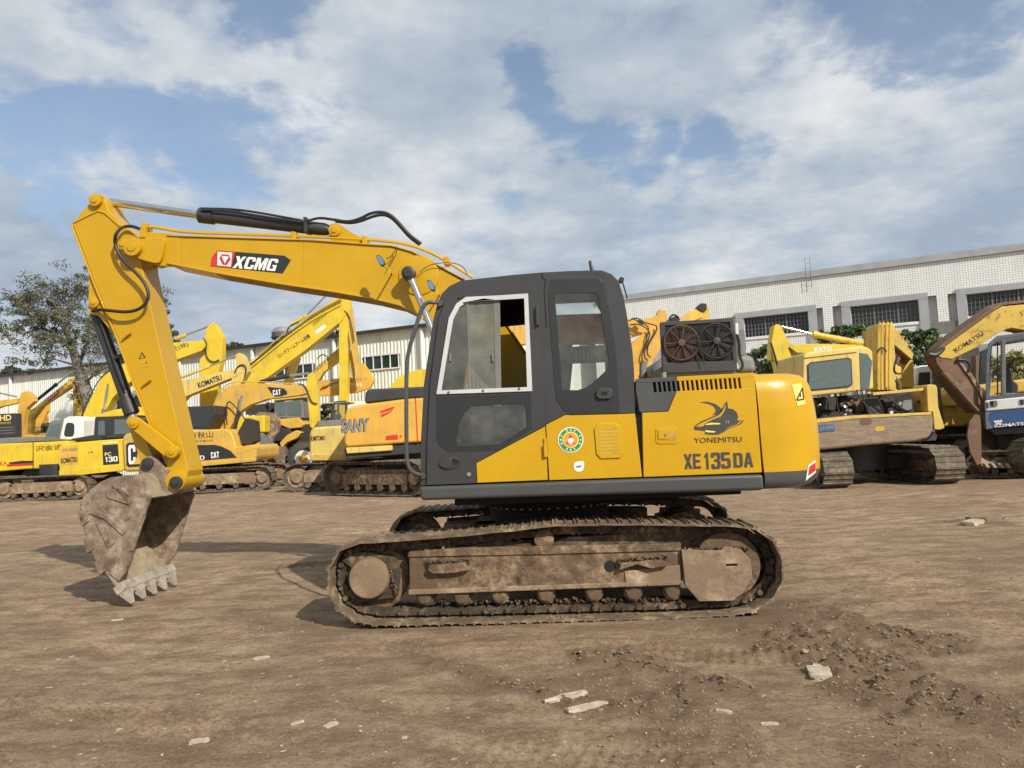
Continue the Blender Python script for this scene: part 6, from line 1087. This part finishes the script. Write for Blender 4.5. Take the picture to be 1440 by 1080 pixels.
while u < LU+3.5:
    du = .2; segs = [(0.0, ZT)]
    for (a, c, d, e) in wr:
        if u+du > a and u < c: segs = [(0.0, d), (e, ZT)]
    for z0, z1 in segs:
        P4 = [(u, 0.0), (u+.06, 0.0), (u+.09, -.03), (u+.15, -.03), (u+.2, 0.0)]
        mb.add([(x, v, z0) for x, v in P4]+[(x, v, z1) for x, v in P4], [(i_, i_+1, i_+6, i_+5) for i_ in range(4)])
    u += du
link('wall', mb, 'clad', T, fixn=False); link('end_wall', MB().prism([(-30, 0), (-29.9, 0), (-29.9, ZT), (-30, ZT)], .02, 26), 'clad', T); link('end_wall', MB().prism([(LU+3.4, 0), (LU+3.5, 0), (LU+3.5, ZT), (LU+3.4, ZT)], .02, 26), 'clad', T)
rf = MB(); rf.add([(-30.4, -.35, ZT-.02), (LU+3.9, -.35, ZT-.02), (LU+3.9, 13, ZT+1.1), (-30.4, 13, ZT+1.1), (LU+3.9, 26.3, ZT), (-30.4, 26.3, ZT)]+[(x, y, z+.12) for x, y, z in ((-30.4, -.35, ZT-.02), (LU+3.9, -.35, ZT-.02), (LU+3.9, 13, ZT+1.1), (-30.4, 13, ZT+1.1), (LU+3.9, 26.3, ZT), (-30.4, 26.3, ZT))], [(3, 2, 1, 0), (5, 4, 2, 3), (6, 7, 8, 9), (9, 8, 10, 11), (0, 1, 7, 6), (5, 11, 10, 4), (0, 6, 9, 3), (3, 9, 11, 5), (1, 2, 8, 7), (2, 4, 10, 8)])
link('roof', rf, 'bblk', T)
for (a, c, d, e) in wr:
    w_ = link('window', MB().box(((a+c)/2, .0, (d+e)/2), (c-a+.1, .02, e-d+.1)), flat('shed_window_glass', (.018, .04, .034), .1), T); fr_ = MB()
    for zz_ in (d, e): fr_.box(((a+c)/2, -.06, zz_), (c-a+.16, .05, .07))
    for k in range(5): fr_.box((a+(c-a)*k/4, -.06, (d+e)/2), (.05, .04, e-d-.08))
    link('window_frame', fr_, 'wpaint', w_)
for x in (18, 255, 358, 473, 597): u = F.q(x, 520)[0]; link('downpipe', MB().cyl((u, -.14, 0), (u, -.14, ZT-.1), .10, 10), 'wpaint', T)
for x in (380.5,): u = F.q(x, 480)[0]; link('roof_ventilator', MB().lathe((0, 0, 0), [(0, .1), (.1, .1)], 6) if 0 else MB().tube([(u, .9, ZT+.05), (u, .9, ZT+.45), (u, .9, ZT+.5), (u, .9, ZT+.75), (u, .9, ZT+1.0), (u, .9, ZT+1.08)], [.33, .33, .48, .58, .42, .1], 18), 'steel', T)
A, B = corner(890, 42.0), corner(1440, 33.7); ya = math.atan2(A.y-B.y, B.x-A.x); F = Frame((A.x, A.y), ya); LU = (B-A).length
T = thing('factory_building', F, 'white tiled factory building with grey parapet and grilled window bands on the right', 'building')
ZT = sum(F.q(x, y)[1] for x, y in ((980, 401.7), (1080, 387.5), (1270, 363.5), (1439, 344)))/4
mt, nt, b_ = new_mat('small_white_tiles'); Lk = nt.links.new; tc = N(nt, 'ShaderNodeTexCoord'); mp = N(nt, 'ShaderNodeMapping'); mp.inputs['Rotation'].default_value = (math.radians(-90), 0, 0); Lk(tc.outputs['Object'], mp.inputs[0])
br_ = N(nt, 'ShaderNodeTexBrick', Scale=1.0); br_.offset = 0; br_.inputs['Brick Width'].default_value = .115; br_.inputs['Row Height'].default_value = .115; br_.inputs['Mortar Size'].default_value = .012; br_.inputs['Color1'].default_value = (.84, .84, .82, 1); br_.inputs['Color2'].default_value = (.76, .77, .75, 1); br_.inputs['Mortar'].default_value = (.46, .47, .46, 1); Lk(mp.outputs[0], br_.inputs['Vector'])
mp2 = N(nt, 'ShaderNodeMapping'); mp2.inputs['Scale'].default_value = (1.6, 1, .3); Lk(tc.outputs['Object'], mp2.inputs[0]); n_ = N(nt, 'ShaderNodeTexNoise', Scale=.9, Detail=10, Roughness=.7); Lk(mp2.outputs[0], n_.inputs['Vector']); Lk(mixc(nt, ramp(nt, n_.outputs[0], [(.45, (0, 0, 0)), (.75, (.5, .5, .5))]), br_.outputs[0], (.50, .485, .44)), b_.inputs['Base Color']); b_.inputs['Roughness'].default_value = .4; MT['tile'] = mt
def rect(pts, ex=0):
    q_ = [F.q(x, y) for x, y in pts]; us = [a[0] for a in q_]; return min(us)+ex, max(us)-ex
zt = F.q(1240, 427)[1]; zb = F.q(1240, 456.5)[1]; zp = F.q(1310, 462)[1]
W_ = [rect([(1196, 434), (1291, 424)]), rect([(1359, 416), (1470, 405)]), rect([(1046, 447), (1136, 440)]), rect([(930, 460), (985, 453)])]
Pn = [rect([(1138.5, 439), (1157, 437)]), rect([(1171, 436), (1191.5, 434)]), rect([(1296, 423), (1317, 420)]), rect([(1332.5, 419), (1354.5, 416)]), rect([(1010, 450), (1040, 448)])]
UE = LU+16
def rp(a, b2, z0, z1): return [(a, z0), (b2, z0), (b2, z1), (a, z1)]
holes = [rp(a, c, zb, zt) for a, c in W_]+[rp(a, c, .6, zt+.12) for a, c in Pn]
link('wall', MB().prism([(-2, 0), (UE, 0), (UE, ZT-.02), (-2, ZT-.02)], 0, .35, [h[::-1] for h in holes]), 'tile', T); link('recess_wall', MB().prism(rp(-2, UE, 0, ZT-.05), .36, 14), 'tile', T)
link('parapet', MB().prism(rp(-2.1, UE+.1, ZT-.32, ZT), -.12, -.003), 'parapet', T); link('roof', MB().prism(rp(-2, UE, ZT, ZT+.1), .46, 14), 'bgrey', T); link('roof_room', MB().prism(rp(UE-6, UE-1, ZT, ZT+.2), 6, 9), 'tile', T)
band = MB()
g0_, g1_ = rect([(1300, 462), (1322, 462)]); g3_ = rect([(1330, 460), (1357, 458)])
band.prism(rp(g0_[0] if isinstance(g0_, tuple) else g0_, g3_[1], zp-.28, zp+.28), -.03, -.002); link('grey_band', band, 'bgrey', T)
for (a, c) in W_:
    w_ = link('window', MB().box(((a+c)/2, .27, (zb+zt)/2), (c-a, .02, zt-zb)), 'dglass', T); fr_ = MB()
    fr_.prism(rp(a-.42, c+.42, zt+.01, zt+.30), -.10, -.003); fr_.prism(rp(a-.42, a-.02, 0, zt), -.10, -.003); fr_.prism(rp(c+.02, c+.42, 0, zt), -.10, -.003); link('window_surround', fr_, 'parapet', w_)
    gm = MB(); nb = max(6, int((c-a)/.17))
    for k in range(nb+1): gm.box((a+(c-a)*k/nb, .12, (zb+zt)/2), (.025 if k % 6 else .07, .03, zt-zb-.02))
    for k in range(1, 5):
        gm.box(((a+c)/2, .145, zb+(zt-zb)*k/5), (c-a-.02, .018, .02))
    link('security_grille', gm, 'bgrey', w_); link('sill', MB().prism(rp(a-.02, c+.02, zb-.14, zb-.02), -.06, -.003), 'wpaint', w_)
u = F.q(1138, 400)[0]; lt_ = MB()
for s_ in (-.12, .12): lt_.cyl((u+s_, -.12, ZT-.9), (u+s_, -.12, ZT+.7), .012, 6)
for k in range(5): lt_.cyl((u-.12, -.12, ZT-.8+k*.3), (u+.12, -.12, ZT-.8+k*.3), .008, 5)
link('roof_ladder', lt_, 'bgrey', T)
# ================================================================== plants
def leafmat(name, c0, c1, c2):
    m, nt, b = new_mat(name); g = N(nt, 'ShaderNodeAttribute'); g.attribute_name = 'tint'; nt.links.new(ramp(nt, g.outputs['Fac'], [(.0, c0), (.5, c1), (1.0, c2)]), b.inputs['Base Color']); b.inputs['Roughness'].default_value = .6
    b.inputs['Transmission Weight'].default_value = 0; return m
MT['gum'] = leafmat('gum_leaves', (.04, .052, .026), (.095, .10, .055), (.19, .18, .12)); MT['bush'] = leafmat('shrub_leaves', (.022, .045, .016), (.055, .10, .03), (.19, .24, .10)); MT['far'] = leafmat('far_tree_leaves', (.022, .032, .02), (.045, .06, .035), (.08, .095, .06))
MT['bark'] = muddy('pale_bark', [(.11, .095, .08), (.20, .18, .155), (.33, .31, .28), (.15, .13, .11)], 6, .4); MT['drygrass'] = leafmat('dry_reeds', (.12, .12, .04), (.25, .24, .09), (.38, .35, .16))
def leaves(name, C, Rr, n, sz, mat, par, el=1.6):
    """n small leaf faces round each cluster centre"""
    k = len(C); c = np.repeat(C, n, 0); r = np.repeat(Rr, n)[:, None]; d = RNG.normal(size=(k*n, 3)); d /= np.linalg.norm(d, axis=1)[:, None]; p = c+d*r*(RNG.random((k*n, 1))**.45)*np.array([1, 1, .75])
    a = RNG.normal(size=p.shape); a /= np.linalg.norm(a, axis=1)[:, None]; b = np.cross(a, RNG.normal(size=p.shape)); b /= np.linalg.norm(b, axis=1)[:, None]; s_ = sz*(.6+.8*RNG.random((k*n, 1)))
    V_ = np.stack([p-a*s_*el, p-b*s_*.5, p+a*s_*el, p+b*s_*.5], 1).reshape(-1, 3); o = npmesh(name, V_, np.arange(len(V_)).reshape(-1, 4), mat, smooth_=False); o.parent = par
    t = np.clip(np.repeat(RNG.random(k), n)*.45+RNG.random(k*n)*.55, 0, 1); at = o.data.attributes.new('tint', 'FLOAT', 'FACE'); at.data.foreach_set('value', t.astype(np.float32)); return o
# the gum tree: limbs traced, foliage hung on the twig ends
F = Frame(corner(120, 37)[:], 0); T = thing('gum_tree', F, 'tall spreading gum tree with sparse drooping grey-green foliage behind the raised arm', 'tree'); Z0 = 0
def tp(x, y, v=0): return F.P(x, y, v)
br_ = MB(); u0 = tp(125, 600).x
br_.tube(smooth([(u0+.1, 0, 0), tp(128, 600), tp(124, 560), tp(112, 522), tp(104, 496), tp(98, 480)]), [.34]*1+[.30]*20, 10) if 0 else br_.tube([Vector((u0+.15, 0, 0)), tp(128, 600), tp(124, 560), tp(118, 540), tp(110, 515), tp(104, 496), tp(97, 478)], [.40, .34, .30, .28, .24, .20, .14], 12)
tips = []
def limb(a, b, va, vb, r, depth=0):
    A_, B_ = tp(*a, va), tp(*b, vb); M_ = (A_+B_)/2+Vector((random.uniform(-.3, .3), random.uniform(-.3, .3), random.uniform(-.1, .4))); br_.tube([A_, M_, B_], [r, r*.75, r*.45], 7); tips.append(B_); tips.append((M_+B_)/2)
    for k in range(5):
        d = Vector((random.uniform(-1, 1), random.uniform(-1, 1), random.uniform(-.3, .9))).normalized()*random.uniform(.6, 1.3); s0 = M_.lerp(B_, random.random()); br_.tube([s0, s0+d*.5+Vector((0, 0, .1)), s0+d], [r*.3, r*.2, .012], 5); tips.append(s0+d)
for a, b, va, vb, r in (((104, 496), (60, 462), 0, .5, .12), ((97, 478), (75, 425), 0, -.6, .12), ((97, 478), (110, 415), 0, .8, .12), ((60, 462), (15, 440), .5, 0, .07), ((60, 462), (35, 420), .5, 1.2, .07), ((110, 515), (150, 470), 0, 1, .11), ((150, 470), (175, 430), 1, .2, .08), ((150, 470), (200, 460), 1, 1.5, .07), ((118, 540), (165, 510), 0, -.8, .08), ((165, 510), (140, 480), -.8, -1.2, .05), ((75, 425), (50, 408), -.6, -1, .06), ((110, 415), (100, 402), .8, 1, .06), ((104, 496), (82, 490), 0, -1, .06), ((110, 515), (62, 512), 0, 0, .05), ((200, 460), (228, 478), 1.5, 1.2, .05), ((175, 430), (215, 420), .2, .6, .06), ((175, 430), (150, 405), .2, .3, .05), ((60, 462), (30, 470), .5, -.4, .05), ((150, 470), (185, 500), 1, .7, .05), ((97, 478), (60, 440), 0, -1.3, .06)): limb(a, b, va, vb, r)
link('trunk', br_, 'bark', T); C = np.array([t[:] for t in tips]); C = np.repeat(C, 3, 0)+RNG.normal(size=(len(C)*3, 3))*.38; C = C[RNG.random(len(C)) < .8]; leaves('crown', C, 0.19+.36*RNG.random(len(C)), 84, .048, 'gum', T)
def shrub(name, px_, D_, pts, label, cat, mat='bush', n=110, sz=.07, group='bushes growing in front of the factory', dep=1.2, trunk=True):
    F = Frame(corner(px_, D_)[:], 0); T = thing(name, F, label, cat, group); C = []; R_ = []
    st_ = MB(); base = Vector((F.P(px_, 540).x, 0, 0))
    for x, y, r in pts:
        s_ = F.sc(x, y)
        for k in range(5): p_ = F.P(x+random.uniform(-.6, .6)*r, y+random.uniform(-.5, .5)*r, random.uniform(-dep, dep)); C.append(p_[:]); R_.append(r*s_*random.uniform(.35, .7))
        q_ = F.P(x, y, 0); b0 = Vector((q_.x*.7+base.x*.3, 0, 0)); st_.tube([b0, b0.lerp(q_, .5)+Vector((random.uniform(-.1, .1), 0, 0)), q_], [.06, .045, .015], 6)
    link('trunk' if trunk else 'stems', st_, 'bark', T); leaves('crown', np.array(C), np.array(R_), n, sz, mat, T); return T
shrub('bush', 1185, 27, [(1165, 478, 14), (1180, 468, 14), (1200, 466, 14), (1218, 468, 14), (1160, 495, 14), (1150, 500, 12), (1230, 475, 12), (1200, 485, 16), (1120, 500, 14), (1118, 520, 16), (1125, 545, 16), (1175, 500, 18), (1215, 495, 16), (1145, 520, 18), (1175, 530, 20), (1210, 530, 20)], 'wide leafy bush behind the cab of the derelict cream excavator, below the second window band', 'bush')
shrub('bush', 1300, 27, [(1290, 478, 14), (1305, 470, 12), (1318, 478, 14), (1328, 490, 13), (1300, 490, 16), (1285, 500, 16), (1310, 505, 16), (1275, 470, 8), (1330, 505, 14), (1300, 525, 20), (1340, 515, 14), (1270, 500, 14), (1275, 530, 18), (1330, 540, 18)], 'dense leafy bush between the derelict cream excavator and the rusty bent boom', 'bush')
shrub('bush', 1075, 27, [(1070, 500, 14), (1080, 490, 12), (1062, 515, 14), (1078, 520, 16), (1055, 505, 10), (1095, 520, 14), (1100, 500, 10), (1090, 540, 16), (1060, 535, 14)], 'shadowy bush beside the upright yellow arm, right of the cooling fans', 'bush')
shrub('bush', 1420, 27, [(1340, 520, 12), (1360, 525, 14), (1380, 520, 14), (1400, 515, 16), (1425, 505, 18), (1440, 520, 18), (1455, 500, 18), (1390, 535, 14), (1420, 535, 18), (1450, 545, 18), (1350, 540, 14)], 'yellow-green undergrowth seen through the open frames of the blue and white cab', 'bush', 'drygrass', 120, .08)
shrub('bush', 460, 30, [(462, 575, 10), (455, 585, 9), (468, 590, 9), (459, 600, 8)], 'small dark shrub seen through the open cab frame of the pale yellow excavator', 'bush', 'far', 90, .07, None, .6)
for i_, (px_, D_, pts, lb_) in enumerate(((16, 58, [(8, 524, 7), (16, 521, 8), (25, 521, 8), (33, 525, 6)], 'dark distant treetops above the shed roof at the far left'), (48, 62, [(45, 525, 6), (54, 524, 6)], 'smallest distant treetop above the shed roof, just left of the gum tree'), (332, 60, [(320, 489, 6), (330, 487, 7), (340, 487, 6)], 'low distant treetop over the shed, between two raised yellow booms'), (390, 55, [(386, 474, 7), (393, 472, 7), (400, 478, 6)], 'rounded distant treetop beside the silver roof ventilator'), (465, 52, [(458, 473, 6), (468, 470, 7), (478, 470, 6)], 'dark distant treetop just left of the tall yellow arm'), (228, 44, [(238, 460, 7), (243, 470, 7), (232, 440, 7), (246, 480, 7), (228, 425, 7)], 'narrow grey-green tree emerging right of the raised arm'), (170, 50, [(150, 520, 10), (165, 512, 9), (185, 515, 10), (135, 520, 8), (200, 522, 9)], 'row-like dark tree behind the trunk of the gum tree'))):
    shrub('distant_tree', px_, D_, pts, lb_, 'tree', 'far' if i_ != 5 else 'gum', 130, .09 if D_ > 45 else .06, 'distant trees over the shed', 1.0)
